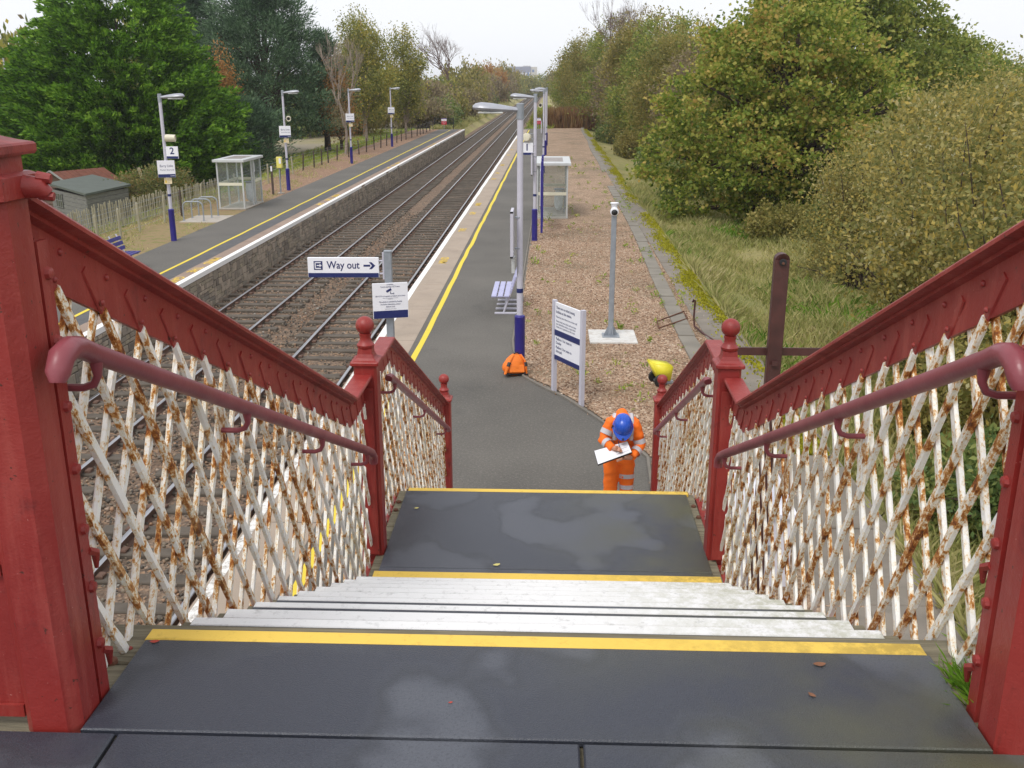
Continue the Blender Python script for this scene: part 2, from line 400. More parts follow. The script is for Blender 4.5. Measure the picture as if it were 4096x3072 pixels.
def text(parent, s_, size, loc, rot, mat, align='LEFT', name='lettering', sx=.86, bold=0.):
    key = (s_, round(size, 4), align, round(sx, 2), bold)
    if key not in _tc:
        cu = bpy.data.curves.new('lettering', 'FONT'); cu.body = s_; cu.size = size; cu.align_x = align; cu.align_y = 'CENTER'
        cu.extrude = .0008; cu.offset = bold; cu.resolution_u = 3; cu.space_line = 1.0
        t = bpy.data.objects.new('lettering', cu); COL.objects.link(t)
        dg = bpy.context.evaluated_depsgraph_get(); me = bpy.data.meshes.new_from_object(t.evaluated_get(dg))
        me.transform(Matrix.Diagonal((sx, 1, 1, 1)))
        bpy.data.objects.remove(t); bpy.data.curves.remove(cu); _tc[key] = me
    me = _tc[key].copy(); me.materials.clear(); me.materials.append(mat)
    return link(name, me, parent, loc, rot)
def quads(V, nv=4, name='leaves', mats=None):
    """numpy array (n*nv,3) of separate faces -> mesh"""
    n = len(V)//nv; me = bpy.data.meshes.new(name)
    me.vertices.add(n*nv); me.vertices.foreach_set('co', np.ascontiguousarray(V, dtype=np.float32).ravel())
    me.loops.add(n*nv); me.loops.foreach_set('vertex_index', np.arange(n*nv, dtype=np.int32))
    me.polygons.add(n); me.polygons.foreach_set('loop_start', np.arange(0, n*nv, nv, dtype=np.int32))
    me.update(calc_edges=True)
    for m in (mats if isinstance(mats, (list, tuple)) else [mats]): me.materials.append(m)
    return me
def sheet(name, poly, z, mat, parent=None, kind=None):
    bm = bmesh.new(); vs = [bm.verts.new((x, y, z)) for x, y in poly]
    f = bm.faces.new(vs); f.normal_update()
    if f.normal.z < 0: f.normal_flip()
    bmesh.ops.triangulate(bm, faces=[f]); me = bpy.data.meshes.new(name); bm.to_mesh(me); bm.free(); me.materials.append(mat)
    o = link(name, me, parent)
    if kind: o['kind'] = kind
    return o
# ================================================================ THE SETTING
def tri_mesh(V, F, name, mats):
    me = bpy.data.meshes.new(name); V = np.ascontiguousarray(V, np.float32); F = np.ascontiguousarray(F, np.int32)
    n, k = F.shape
    me.vertices.add(len(V)); me.vertices.foreach_set('co', V.ravel())
    me.loops.add(n*k); me.loops.foreach_set('vertex_index', F.ravel())
    me.polygons.add(n); me.polygons.foreach_set('loop_start', np.arange(0, n*k, k, dtype=np.int32))
    me.update(calc_edges=True)
    for m in (mats if isinstance(mats, (list, tuple)) else [mats]): me.materials.append(m)
    return me
def rand_rot(n):
    q = rng.normal(size=(n, 4)); q /= np.linalg.norm(q, axis=1)[:, None]; w_, x, y, z = q.T
    return np.stack([np.stack([1-2*(y*y+z*z), 2*(x*y-z*w_), 2*(x*z+y*w_)], -1),
                     np.stack([2*(x*y+z*w_), 1-2*(x*x+z*z), 2*(y*z-x*w_)], -1),
                     np.stack([2*(x*z-y*w_), 2*(y*z+x*w_), 1-2*(x*x+y*y)], -1)], 1)
OCT_V = np.array([(1, 0, 0), (-1, 0, 0), (0, 1, 0), (0, -1, 0), (0, 0, 1), (0, 0, -1)], float)
OCT_F = np.array([(0, 2, 4), (2, 1, 4), (1, 3, 4), (3, 0, 4), (2, 0, 5), (1, 2, 5), (3, 1, 5), (0, 3, 5)])
def pebbles(P, size, name, mat):
    n = len(P); s_ = size*rng.uniform(.55, 1.3, (n, 1, 1))*rng.uniform(.55, 1.2, (n, 1, 3))
    V = OCT_V[None]*s_*(1+rng.uniform(-.25, .25, (n, 6, 3))); V = np.einsum('nij,nkj->nki', rand_rot(n), V)+P[:, None]
    F = OCT_F[None]+6*np.arange(n)[:, None, None]
    return tri_mesh(V.reshape(-1, 3), F.reshape(-1, 3), name, mat)
def lerp(x, xs, zs): return np.interp(x, xs, zs)
def gz(x, y):
    """height of the land"""
    if y < 70: px, pz = [-3000, -60, -18.6, -17, -10.45, -10.25, -3.2, -3.0, 4.2, 4.7, 6.5, 3000], [-1.2, -1.2, -1.15, -.12, -.12, -1.3, -1.3, -.12, -.12, -.45, -.7, -.9]
    elif y < 121: px, pz = [-3000, -60, -18.6, -16, -10.45, -10.25, -3.2, -3.0, 4.2, 4.7, 6.5, 3000], [-1.0, -.8, -.5, -.12, -.12, -1.3, -1.3, -.12, -.12, -.45, -.7, -.9]
    else: px, pz = [-3000, -60, -18.6, -14, -12.2, -10.8, -3.3, -2.2, .5, 4.7, 6.5, 3000], [-.8, -.6, -.3, -.1, -.35, -1.25, -1.25, -.6, -.15, -.3, -.5, -.9]
    return float(np.interp(x, px, pz))
def gzv(x, y):
    '''gz for arrays'''
    P = [([-3000, -60, -18.6, -17, -10.45, -10.25, -3.2, -3.0, 4.2, 4.7, 6.5, 3000], [-1.2, -1.2, -1.15, -.12, -.12, -1.3, -1.3, -.12, -.12, -.45, -.7, -.9]),
         ([-3000, -60, -18.6, -16, -10.45, -10.25, -3.2, -3.0, 4.2, 4.7, 6.5, 3000], [-1.0, -.8, -.5, -.12, -.12, -1.3, -1.3, -.12, -.12, -.45, -.7, -.9]),
         ([-3000, -60, -18.6, -14, -12.2, -10.8, -3.3, -2.2, .5, 4.7, 6.5, 3000], [-.8, -.6, -.3, -.1, -.35, -1.25, -1.25, -.6, -.15, -.3, -.5, -.9])]
    return np.where(y < 70, np.interp(x, *P[0]), np.where(y < 121, np.interp(x, *P[1]), np.interp(x, *P[2])))
def mk_ground():
    m = N('rough_grassland'); p = m.pos()
    c = m.ramp(m.noise(p, .25, 6, .65), [(.3, srgb(120, 122, 68)), (.5, srgb(148, 140, 86)), (.7, srgb(160, 144, 104))])
    c = m.mix(m.val(m.noise(p, 3, 6, .7), .5, .7, 0, .6), c, srgb(108, 108, 62))
    x = m.n('ShaderNodeSeparateXYZ'); m.l(p, x.inputs[0])
    fld = m.math('MULTIPLY', m.val(x.outputs[0], -19, -17, 1, 0), m.val(x.outputs[1], 76, 90, 0, 1))
    c = m.mix(m.math('MULTIPLY', fld, m.val(m.noise(p, .12, 4), .3, .55, 0, .9)), c, srgb(150, 140, 124))
    return m.fin(c, .95, m.bump(m.noise(p, 9, 6, .7), .8, .08))
GROUND = mk_ground()
xs = [-3000, -900, -300, -120, -80, -60, -45, -36, -30, -26, -22, -20, -18.6, -18, -17, -16, -15, -14, -13, -12.2, -11.4, -10.8, -10.45, -10.25, -8, -5, -3.3, -3.2, -3.0, -2.2, -1, .5, 2.5, 4.2, 4.7, 5.4, 6.5, 7.5, 9, 11, 14, 18, 24, 32, 45, 70, 120, 300, 900, 3000]
ys = list(range(-60, 0, 10))+list(range(0, 132, 3))+[140, 150, 165, 180, 200, 230, 270, 330, 420, 600, 900, 1500, 3000]
V = []; nx = len(xs)
for y in ys:
    for x in xs:
        z = gz(x, y)
        if abs(x) < 200 and (x < -17 or x > 4.6): z += .10*math.sin(x*1.7+y*.9)*math.sin(y*.63-x*.4)+.06*math.sin(x*3.1-y*2.2)
        V.append((x, y, z))
F = [(j*nx+i, j*nx+i+1, (j+1)*nx+i+1, (j+1)*nx+i) for j in range(len(ys)-1) for i in range(nx-1)]
tag(link('ground', tri_mesh(V, F, 'ground', GROUND)), kind='structure')
# ---- trackbed
bx_ = [-10.9, -10.2, -9.7, -9.3, -8.45, -7.6, -6.8, -6, -5.2, -4.4, -3.9, -3.5, -3.1]; bz_ = [-1.3, -1.16, -1.08, -1.05, -1.05, -1.05, -1.12, -1.05, -1.05, -1.05, -1.06, -1.1, -1.3]
V = []; yy = list(np.arange(-30, 130, 1.5))+list(np.arange(130, 1001, 12.))
for y in yy:
    for x, z in zip(bx_, bz_): V.append((x, y, z+random.uniform(-.02, .02)))
k = len(bx_)
F = [(j*k+i, j*k+i+1, (j+1)*k+i+1, (j+1)*k+i) for j in range(len(yy)-1) for i in range(k-1)]
tag(link('ballast_bed', tri_mesh(V, F, 'ballast_bed', BALLAST)), kind='structure')
n = 26000
P = np.stack([rng.uniform(-9.75, -3.7, n), 4+46*rng.random(n)**1.7, np.full(n, -1.045)+rng.uniform(-.012, .022, n)], 1)
tag(link('loose_ballast', pebbles(P, .036, 'loose_ballast', LOOSE)), 'brown and grey ballast stones lying between the rails', 'ballast', kind='stuff')
# ---- two tracks
def rail_mesh(L):
    prof = [(-.07, 0), (.07, 0), (.07, .012), (.012, .03), (.012, .11), (.034, .12), (.036, .15), (.026, .158), (-.026, .158), (-.036, .15), (-.034, .12), (-.012, .11), (-.012, .03), (-.07, .012)]
    n = len(prof); m = MB()
    vs = [(x, 0, z) for x, z in prof]+[(x, L, z) for x, z in prof]
    m.v = vs
    for i in range(n):
        m.f.append((i, (i+1) % n, n+(i+1) % n, n+i)); m.mi.append(1 if i in (6, 7, 8) else 0)
    m.f += [tuple(range(n)), tuple(range(2*n-1, n-1, -1))]; m.mi += [0, 0]
    return m.mesh('rail', [RAILRUST, STEEL])
RM = rail_mesh(1010)
SM = [MB().box((0, 0, 0), (2.6, .25+random.uniform(-.02, .03), .13), Matrix.Rotation(random.uniform(-.012, .012), 3, 'Z'), .015).mesh('sleeper', SLEEP) for _ in range(8)]
def track(xa, xb, label):
    t = thing('railway_track', label, 'railway track', ((xa+xb)/2, 0, -1.06), 0, 'railway tracks between the platforms')
    cx = (xa+xb)/2
    for x in (xa, xb): link('rail', RM, t, (x-cx, -10, 0))
    ch = MB()
    for i in range(290):
        y = 2+i*.72+random.uniform(-.03, .03)
        link('sleeper', SM[i % 8], t, (random.uniform(-.03, .03), y, .0+random.uniform(-.012, .006)))
        if i < 150:
            for x in (xa-cx, xb-cx):
                ch.box((x-.1, y, .075), (.1, .14, .07), None, .015); ch.box((x+.1, y, .075), (.1, .14, .07), None, .015)
                if i < 60: ch.tube([(x+.13, y-.05, .09), (x+.17, y, .12), (x+.13, y+.05, .09)], .014, 5)
    tag(ch.build('rail_chairs', RAILRUST, t), kind='stuff')
    f = MB()
    for i in range(400): f.box((0, 2+(290+i)*.72, 0), (2.6, .25, .13))
    tag(f.build('far_sleepers', SLEEP, t), kind='stuff')
track(-9.22, -7.72, 'railway track running beside the stone wall of the far platform')
track(-5.92, -4.42, 'railway track running beside the platform with the stairs')
# ---- platform with the stone wall
PL = MB().span((-12.95, -20, -1.4), (-9.985, 119.4, 0)).build('platform_left', TARMAC); PL['kind'] = 'structure'
MB().span((-9.985, -20, -1.3), (-9.965, 119.4, -.13)).build('wall_backing', MORTAR, PL)
stones = []
protos = []
for i in range(12):
    bm = bmesh.new(); bmesh.ops.create_cube(bm, size=1)
    bmesh.ops.subdivide_edges(bm, edges=bm.edges, cuts=1)
    for v in bm.verts:
        v.co += Vector((random.uniform(-.08, .16) if v.co.x > .1 else 0, random.uniform(-.05, .05), random.uniform(-.06, .06)))
        if v.co.x > .3 and (abs(v.co.y) > .4 or abs(v.co.z) > .4): v.co.x -= .28; v.co.y *= .93; v.co.z *= .93
    me = bpy.data.meshes.new('stone'); bm.to_mesh(me); bm.free(); me.materials.append(WALLST); protos.append(me)
yc = 12.
while yc < 119:                      # random rubble: every short bay has courses of its own
    bay = min(random.uniform(.9, 2.2), 119.3-yc); z = -1.24
    while z < -.15:
        h = random.choice([.1, .13, .16, .2, .24, .28])
        if -.135-(z+h) < .09: h = -.135-z
        y = yc
        while y < yc+bay-.02:
            wd = random.uniform(.16, .5)
            if yc+bay-(y+wd) < .14: wd = yc+bay-y
            if h > .22 and random.random() < .4:
                hs = h*random.uniform(.4, .6); stones.append((y+wd/2, z+hs/2, wd-.02, hs-.018)); stones.append((y+wd/2, z+hs+(h-hs)/2, wd-.02, h-hs-.018))
            else: stones.append((y+wd/2, z+h/2, wd-.02, h-.018))
            y += wd
        z += h
    yc += bay
stones.sort(key=lambda s_: abs(s_[0]-30))
far = []
for i, (y, zc, wd, h) in enumerate(stones):
    if i < 300:
        o = link('stone', protos[i % 12], PL, (-9.955+random.uniform(-.008, .012), y, zc)); o.scale = (.05, wd, h)
    else: far.append((y, zc, wd, h))
mb = MB()
for y, zc, wd, h in far: mb.box((-9.955+random.uniform(-.008, .012), y, zc), (.06, wd, h), None, .012)
tag(mb.build('stones', WALLST, PL), kind='stuff')
cs = [MB().box((0, 0, 0), (.55, .9, .125), None, .012).mesh('coping_slab', COPEL) for _ in range(2)]
for i in range(122): link('coping_slab', cs[i % 2], PL, (-10.2+random.uniform(-.008, .008), 8+i*.918, -.052+random.uniform(-.003, .003)))
MB().span((-10.09, 7.5, -.118), (-9.918, 119.4, .016)).build('white_edge_line', WHITEPAINT, PL)
def ribbon(name, fx, wd, y0, y1, z, mat, parent, dy=1.5, jit=.012):
    V = []; yy = np.arange(y0, y1+.01, dy)
    for y in yy:
        j = random.uniform(-jit, jit); V += [(fx(y)-wd/2+j, y, z), (fx(y)+wd/2+j+random.uniform(-jit, jit)*.5, y, z)]
    return link(name, tri_mesh(V, [(2*i, 2*i+1, 2*i+3, 2*i+2) for i in range(len(yy)-1)], name, mat), parent)
ribbon('yellow_line', lambda y: -11.06-.0045*(y-30), .1, 5, 117.5, .006, YELPAINT, PL)
DARKTAR = plain('patched_tarmac', srgb(86, 85, 86), .85, 0, .14, 2, .5, 60)
ribbon('tarmac_strip', lambda y: -10.72-.002*(y-30), .46, 5, 118.5, .003, DARKTAR, PL, jit=.006)
for y, s_ in ((26.4, 'GAP'), (27.9, 'THE'), (29.4, 'MIND'), (44.2, 'GAP'), (46, 'THE'), (47.6, 'MIND'), (64, 'GAP'), (66, 'THE'), (67.8, 'MIND'), (86, 'GAP'), (88, 'THE'), (90, 'MIND')):
    text(PL, s_, .36, (-10.27, y, .0135), (0, 0, -math.pi/2), YELTEXT, 'CENTER', sx=1.25, bold=.008)
# ---- platform with the stairs
xr = lambda y: -3.62+.0035*(y-20)
xi = lambda y: -.71+.0045*(y-20)
inner = [(1.43, -3), (1.43, 12.1), (1.49, 13.34), (1.2, 14.2), (.84, 15.06), (.33, 16.15), (-.1, 16.8), (-.42, 17.4), (-.54, 18.4), (-.66, 19.2), (-.71, 20)]+[(xi(y), y) for y in range(24, 121, 4)]
PR = MB().prism([(xr(-20)+.03, -20), (4.25, -20), (4.25, 124), (xr(121)+.03, 121)], -1.4, -.012).build('platform_right', CONC); PR['kind'] = 'structure'
tarm = [(xr(-3)+.3, -3)]+inner+[(xi(120.5), 120.5), (xr(120.5)+.3, 120.5)]
sheet('tarmac_surface', tarm, 0, TARMAC, PR)
cs = [MB().box((0, 0, 0), (.86, 2.98, .12), None, .008).mesh('coping_slab', COPE) for _ in range(2)]
for i in range(38):
    y = 5+i*3.0; link('coping_slab', cs[i % 2], PR, (xr(y+1.5)+.41, y+1.5, -.055), (0, 0, -.0035))
ribbon('white_edge_line', lambda y: xr(y)+.07, .15, 20, 119.4, .0085, WHITEPAINT, PR); ribbon('worn_edge_line', lambda y: xr(y)+.06, .11, 3, 20, .0085, WORNWHITE, PR, .85)
ribbon('yellow_line', lambda y: xr(y)+1.0, .12, 3, 118.6, .005, YELPAINT, PR, 1.2, .016)
for y, s_ in ((29.8, 'MIND'), (36.3, 'THE'), (41.2, 'GAP'), (44.4, 'MIND'), (56.6, 'THE'), (60.4, 'GAP'), (66.5, 'MIND'), (76, 'THE'), (82.3, 'GAP'), (96, 'MIND'), (102, 'THE')):
    text(PR, s_, .34, (xr(y)+.42, y, .0095), (0, 0, math.pi/2), YELTEXT, 'CENTER', sx=1.3, bold=.008)
# concrete edging between tarmac and gravel
for a, b in zip(inner[1:], inner[2:]):
    a = Vector((*a, .012)); b = Vector((*b, .012)); d = b-a
    MB().box((0, 0, 0), (.045, d.length-.006, .046), None, .006).build('edging', EDGEC, PR, loc=(a+b)/2).rotation_euler = (0, 0, math.atan2(-d.x, d.y))
# pink gravel
gin = []
for (x0, y0), (x1, y1) in zip(inner, inner[1:]):
    L = math.hypot(x1-x0, y1-y0); m_ = max(1, int(L/.5))
    for i in range(m_):
        t = i/m_; gin.append((x0+(x1-x0)*t+.05+abs(random.gauss(0, .05)), y0+(y1-y0)*t))
gout = [(3.75+.003*(y-20)+random.uniform(-.12, .12), y) for y in np.arange(122.5, -3.1, -.7)]
GR = sheet('gravel_bed', gin+[(xi(122.5), 122.5)]+gout, .007, GRAVEL, None, 'structure')
n = 22000; yy = 12+26*rng.random(n)**1.5; xx = rng.uniform(-.6, 3.7, n)
edge = np.interp(yy, [p[1] for p in inner], [p[0] for p in inner])
keep = xx > edge+rng.normal(0, .05, n)+.06; P = np.stack([xx, yy, np.full(n, .012)], 1)[keep]
def mk_chip():
    m = N('gravel_chip'); r = m.n('ShaderNodeNewGeometry').outputs['Random Per Island']
    return m.fin(m.ramp(r, [(0, srgb(114, 90, 72)), (.4, srgb(150, 120, 96)), (.8, srgb(182, 150, 126)), (1, srgb(208, 194, 176))]), .9)
tag(link('gravel_chips', pebbles(P, .021, 'gravel_chips', mk_chip())), 'pink gravel chips scattered over the wide bed beside the platform', 'gravel', kind='stuff')
# left dirt verge behind the far platform
verge = [(-12.93+random.uniform(-.08, .14), y) for y in np.arange(-20, 119.5, .8)]+[(-15.9+random.uniform(-.4, .4), y) for y in np.arange(119, -20, -1.6)]
def mk_verge():
    m = N('dirt_verge'); p = m.pos()
    v = m.vor(p, 22, 'Color')
    g = m.ramp(v, [(.1, srgb(110, 84, 70)), (.6, srgb(146, 112, 92)), (.95, srgb(176, 146, 122))])
    s_ = m.ramp(m.noise(p, 2.2, 6, .7), [(.35, srgb(128, 110, 76)), (.5, srgb(140, 120, 84)), (.62, srgb(112, 112, 56))])
    x = m.n('ShaderNodeSeparateXYZ'); m.l(p, x.inputs[0])
    return m.fin(m.mix(m.val(x.outputs[1], 40, 50, 0, .85), s_, g), .95, m.bump(v, .6, .02))
sheet('verge', verge, -.006, mk_verge(), None, 'structure')
# cable trough lids and the old concrete platform edge on the right
tr = thing('cable_trough', 'grey concrete cable trough lids in a line along the gravel', 'cable trough', (3.0, 0, 0))
tm = [MB().box((0, 0, 0), (.36, .97, .07), None, .008).mesh('trough_lid', plain('trough_grey', srgb(128, 122, 112), .9, 0, .15, 2, .4, 50)) ][0]
for i in range(112):
    y = 12+i
    if 52 < y < 62: continue
    x = .06+.0095*(y-20) + .06*math.sin(y*.21)
    o = link('trough_lid', tm, tr, (x, y, .012+random.uniform(-.01, .012)), (random.uniform(-.012, .012), random.uniform(-.02, .02), random.uniform(-.03, .03)-.0095))
OE = MB()
oe = thing('old_platform_edge', 'weathered concrete coping of the disused platform with moss growing on it', 'platform edge', (3.8, 0, 0))
em = [MB().box((0, 0, 0), (wd, 1.82, .16), None, .012).mesh('coping_block', CONC) for wd in (.72, .70)]
nm_ = MB().box((0, 0, 0), (.5, 1.82, .15), None, .012).mesh('coping_block', CONC)
for i in range(9): link('coping_block', nm_, oe, (-.665+random.uniform(-.01, .01), -1+i*1.85, -.058))
for i in range(64):
    y = -1+i*1.85; o = link('coping_block', em[i % 2], oe, (-.05+.0035*(y-20)+random.uniform(-.015, .015), y, -.05+random.uniform(-.008, .008)))
# ================================================================ FOOTBRIDGE STAIRCASE
ST = thing('footbridge_staircase', 'red iron footbridge staircase with rusty white lattice sides and white edged treads', 'staircase', (0, 8.5, 0))
off = -ST.location
def wb(mb, name, mat, smooth=False): return mb.build(name, mat, ST, smooth, off)
def cap(y):
    if y < 5.62: return 4.97-.4735*(y-2.26)
    if y < 7.1: return 3.38
    return 3.38-.463*(y-7.1)
def low(y):
    if y < 2.62: return 3.55
    if y < 5.79: return 3.545-.4735*(y-2.622)
    if y < 7.24: return 2.045
    return max(0.02, 2.045-.598*(y-7.24))
PX = {-1: lambda y: float(np.interp(y, [2.2, 5.7, 11], [-1.275, -1.2, -1.2])), 1: lambda y: float(np.interp(y, [2.2, 5.7, 11], [1.215, 1.2, 1.355]))}
def mesh_extrude(path, prof, m):
    """sweep an (x, z) outline along a path, sections kept upright"""
    n = len(prof); vs = [(px+a, py, pz+b) for px, py, pz in path for a, b in prof]
    fs = [(i*n+k, i*n+(k+1) % n, i*n+n+(k+1) % n, i*n+n+k) for i in range(len(path)-1) for k in range(n)]
    fs += [tuple(range(n-1, -1, -1)), tuple((len(path)-1)*n+k for k in range(n))]
    m.add(vs, fs)
FL = .062
def flat_bar(p0, p1, wd, th, nx, seg=7, jit=.0022):
    """a riveted flat bar with a slightly rounded face and lumpy edges; nx = +1/-1 is the side its face looks to"""
    p0, p1 = Vector(p0), Vector(p1); d = (p1-p0); L = d.length; t = d/L; nrm = Vector((nx, 0, 0)); b = t.cross(nrm).normalized()
    prof = [(-.5, 0), (-.36, 1), (.36, 1), (.5, 0), (.36, -.5), (-.36, -.5)]
    vs = []
    for i in range(seg+1):
        c = p0+d*(i/seg)+nrm*random.uniform(-.001, .001); ws = wd*random.uniform(.9, 1.1)
        for a, e in prof: vs.append(c+b*(a*ws+random.uniform(-jit, jit))+nrm*(e*th*random.uniform(.8, 1.25)))
    n = 6; fs = [(i*n+k, i*n+(k+1) % n, i*n+n+(k+1) % n, i*n+n+k) for i in range(seg) for k in range(n)]
    fs += [tuple(range(n-1, -1, -1)), tuple(seg*n+k for k in range(n))]
    return vs, fs
T57 = math.tan(R(60.5))
def solve(f, a, b):
    fa = f(a)
    if fa*f(b) > 0: return None
    for _ in range(40):
        m = (a+b)/2
        if fa*f(m) <= 0: b = m
        else: a = m; fa = f(a)
    return (a+b)/2
for side in (-1, 1):
    X = PX[side]; inn = -side
    for pi_, (y0, y1) in enumerate(((2.26, 6.11), (6.25, 10.9))):
        ysq = [y0]+[q for q in (3.2, 4.2, 5.2, 5.62, 7.1, 8, 9, 10) if y0 < q < y1]+[y1]
        path = [(X(y), y, cap(y)) for y in ysq]
        m = MB()
        mesh_extrude(path, [(-FL, 0), (-FL+.006, .008), (FL-.006, .008), (FL, 0), (FL, -.012), (.03, -.02), (.03, -.032), (.007, -.04), (.007, -.19), (-.007, -.19), (-.007, -.04), (-.03, -.032), (-.03, -.02), (-FL, -.012)], m)
        bal = wb(m, 'top_rail', RED)
        # bottom string
        m = MB()
        ysl = [y0]+[q for q in (2.62, 4.2, 5.79, 7.24, 8.4, 9.6, 10.6) if y0 < q < y1]+[y1]
        path = [(X(y)+side*.012, y, low(y)) for y in ysl]
        a = inn
        prof = [(0, 0), (a*.055, 0), (a*.055, -.01), (a*.008, -.014), (a*.008, -.24), (-a*.002, -.24)]
        if a < 0: prof = prof[::-1]
        mesh_extrude(path, prof, m); wb(m, 'stringer', RED)
        riv = MB(); ribs = MB()
        def dome(p, r=.0095):
            riv.lathe([(r, 0), (r*.9, r*.45), (r*.5, r*.75), (r*.1, r*.85)], p, 6, (inn, 0, 0))
        cs_ = []
        # first family: falls away from the bridge
        c = 9.3-.305*math.ceil((9.3-(cap(y0)+T57*y0-3.2))/.305)
        while c < cap(y1)+T57*y1+.4:
            fu = lambda y: (c-T57*y)-(cap(y)-.185); fl_ = lambda y: (c-T57*y)-low(y)
            ya = solve(fu, y0-1, y1+1); yb = solve(fl_, y0-1, y1+3)
            if ya is None: ya = y0
            if yb is None: yb = y1
            ya_, yb_ = max(ya, y0+.01), min(yb, y1-.01)
            if yb_-ya_ > .04:
                ox = inn*.006
                vs, fs = flat_bar((X(ya_)+ox, ya_, c-T57*ya_+.0), (X(yb_)+ox, yb_, c-T57*yb_-.02), .034, .011, inn, 10)
                MB().add(vs, fs).build('lattice_bar', RUST, bal)
                if ya_ == ya:
                    yt = ya-.075
                    if yt > y0:
                        ribs.add(*flat_bar((X(ya)+inn*.008, ya, c-T57*ya), (X(yt)+inn*.008, yt, c-T57*yt), .03, .004, inn, 2, .0004))
                        dome((X(ya)+inn*.018, ya-.015, c-T57*(ya-.015)))
                        dome((X(ya)+inn*.008, ya+.05, cap(ya+.05)-.075), .0105)
                dome((X(yb_)+inn*.02, yb_-.015, c-T57*(yb_-.015)))
            c += .305
        # second family: falls towards the bridge, outer face
        c = -1.312-.305*math.ceil((-1.312-(low(y1)-T57*y1-.3))/.305)
        while c < cap(y0)-T57*y0+.1:
            fu = lambda y: (c+T57*y)-(cap(y)-.185); fl_ = lambda y: (c+T57*y)-low(y)
            ya = solve(fl_, y0-3, y1+1); yb = solve(fu, y0-1, y1+3)
            if ya is None: ya = y0
            if yb is None: yb = y1
            ya_, yb_ = max(ya, y0+.01), min(yb, y1-.01)
            if yb_-ya_ > .04:
                ox = -inn*.012
                vs, fs = flat_bar((X(ya_)+ox, ya_, c+T57*ya_-.02), (X(yb_)+ox, yb_, c+T57*yb_), .033, .01, inn, 10)
                MB().add(vs, fs).build('lattice_bar', RUSTB, bal)
            c += .305
        tag(riv.build('rivets', RED, bal, True), kind='stuff'); tag(ribs.build('bar_ends', RED, bal), kind='stuff')
        for q in np.arange(y0+.1, y1-.05, .16):
            pass
def newel(x, y, z0, shaft, lug=False):
    ch = .03 if lug else .016
    """iron newel post; ball centre stands shaft+.29 above z0"""
    t = MB(); s_ = shaft
    t.sqstack([(.076, 0), (.076, s_)], (x, y, z0), ch)
    t.sqstack([(.09, s_), (.094, s_+.006), (.094, s_+.022), (.09, s_+.027)]+([(.066, s_+.033), (.042, s_+.042), (.03, s_+.06), (.028, s_+.105)] if lug else [(.074, s_+.034), (.06, s_+.048), (.05, s_+.072), (.046, s_+.105)]), (x, y, z0), .008)
    if lug: t.sqstack([(.08, s_-.1), (.092, s_-.094), (.092, s_-.045), (.08, s_-.038)], (x, y, z0), .01)
    p = wb(t, 'newel_post', RED)
    b = MB().lathe([(.046, s_+.1), (.056, s_+.112), (.058, s_+.128), (.048, s_+.14), (.04, s_+.15), (.036, s_+.175), (.042, s_+.2), (.034, s_+.205)], (x, y, z0), 18)
    r = .061; zc = s_+.255
    b.lathe([(max(.004, r*math.cos(a)), zc+r*math.sin(a)) for a in np.linspace(-math.pi/2*.8, math.pi/2, 12)], (x, y, z0), 20)
    b.build('ball_finial', RED, p, True)
    rv = MB()
    for zz in ([] if lug else np.arange(.12, s_-.1, .22)): rv.lathe([(.016, 0), (.013, .009), (.004, .012)], (x, y-.076, z0+zz), 8, (0, -1, 0))
    if rv.v: tag(rv.build('rivets', RED, p, True), kind='stuff')
    return p
NEW = [(-1.284, 2.21, 3.55, 1.505, True), (1.222, 2.195, 3.55, 1.505, True), (-1.186, 6.18, 1.9, 1.545, False), (1.19, 6.2, 1.9, 1.545, False), (-1.2, 10.97, 0, 1.635, False), (1.355, 10.97, 0, 1.655, False)]
for a in NEW: newel(*a)
# collar lug and the parapet that runs on from the left top post over the line
m = MB(); m.tube([(-1.2, 2.23, 4.985), (-1.165, 2.24, 4.98), (-1.15, 2.245, 4.965)], [.028, .025, .015], 10)
m.tube([(-1.17, 2.24, 5.005), (-1.14, 2.245, 5.0)], [.014, .012], 8); m.tube([(-1.17, 2.24, 4.965), (-1.138, 2.245, 4.96)], [.012, .01], 8); wb(m, 'bracket', RED, True)
# gusset strips down the side of the top posts
for side, xp in ((-1, -1.206), (1, 1.145)):
    m = MB(); m.box((xp+side*.012, 2.30, 4.2), (.014, .05, 1.3)); 
    for zz in np.arange(3.75, 4.85, .17): m.lathe([(.017, 0), (.014, .01), (.005, .013)], (xp+side*.005, 2.305, zz), 8, (-side, 0, 0))
    for zz in (3.72, 4.02): m.tube([(xp+side*.01, 2.32, zz), (xp+side*.005, 2.35, zz-.02), (xp+side*.012, 2.36, zz-.07)], [.012, .013, .006], 6)
    wb(m, 'post_strap', RED)
# mid newel flanges seen from the landing
for x, s_ in ((-1.186, 1), (1.19, -1)):
    m = MB(); m.box((x, 6.085, 2.7), (.1, .012, 1.2)); m.box((x-s_*.03, 6.11, 2.72), (.012, .03, 1.25)); wb(m, 'post_flange', RED)
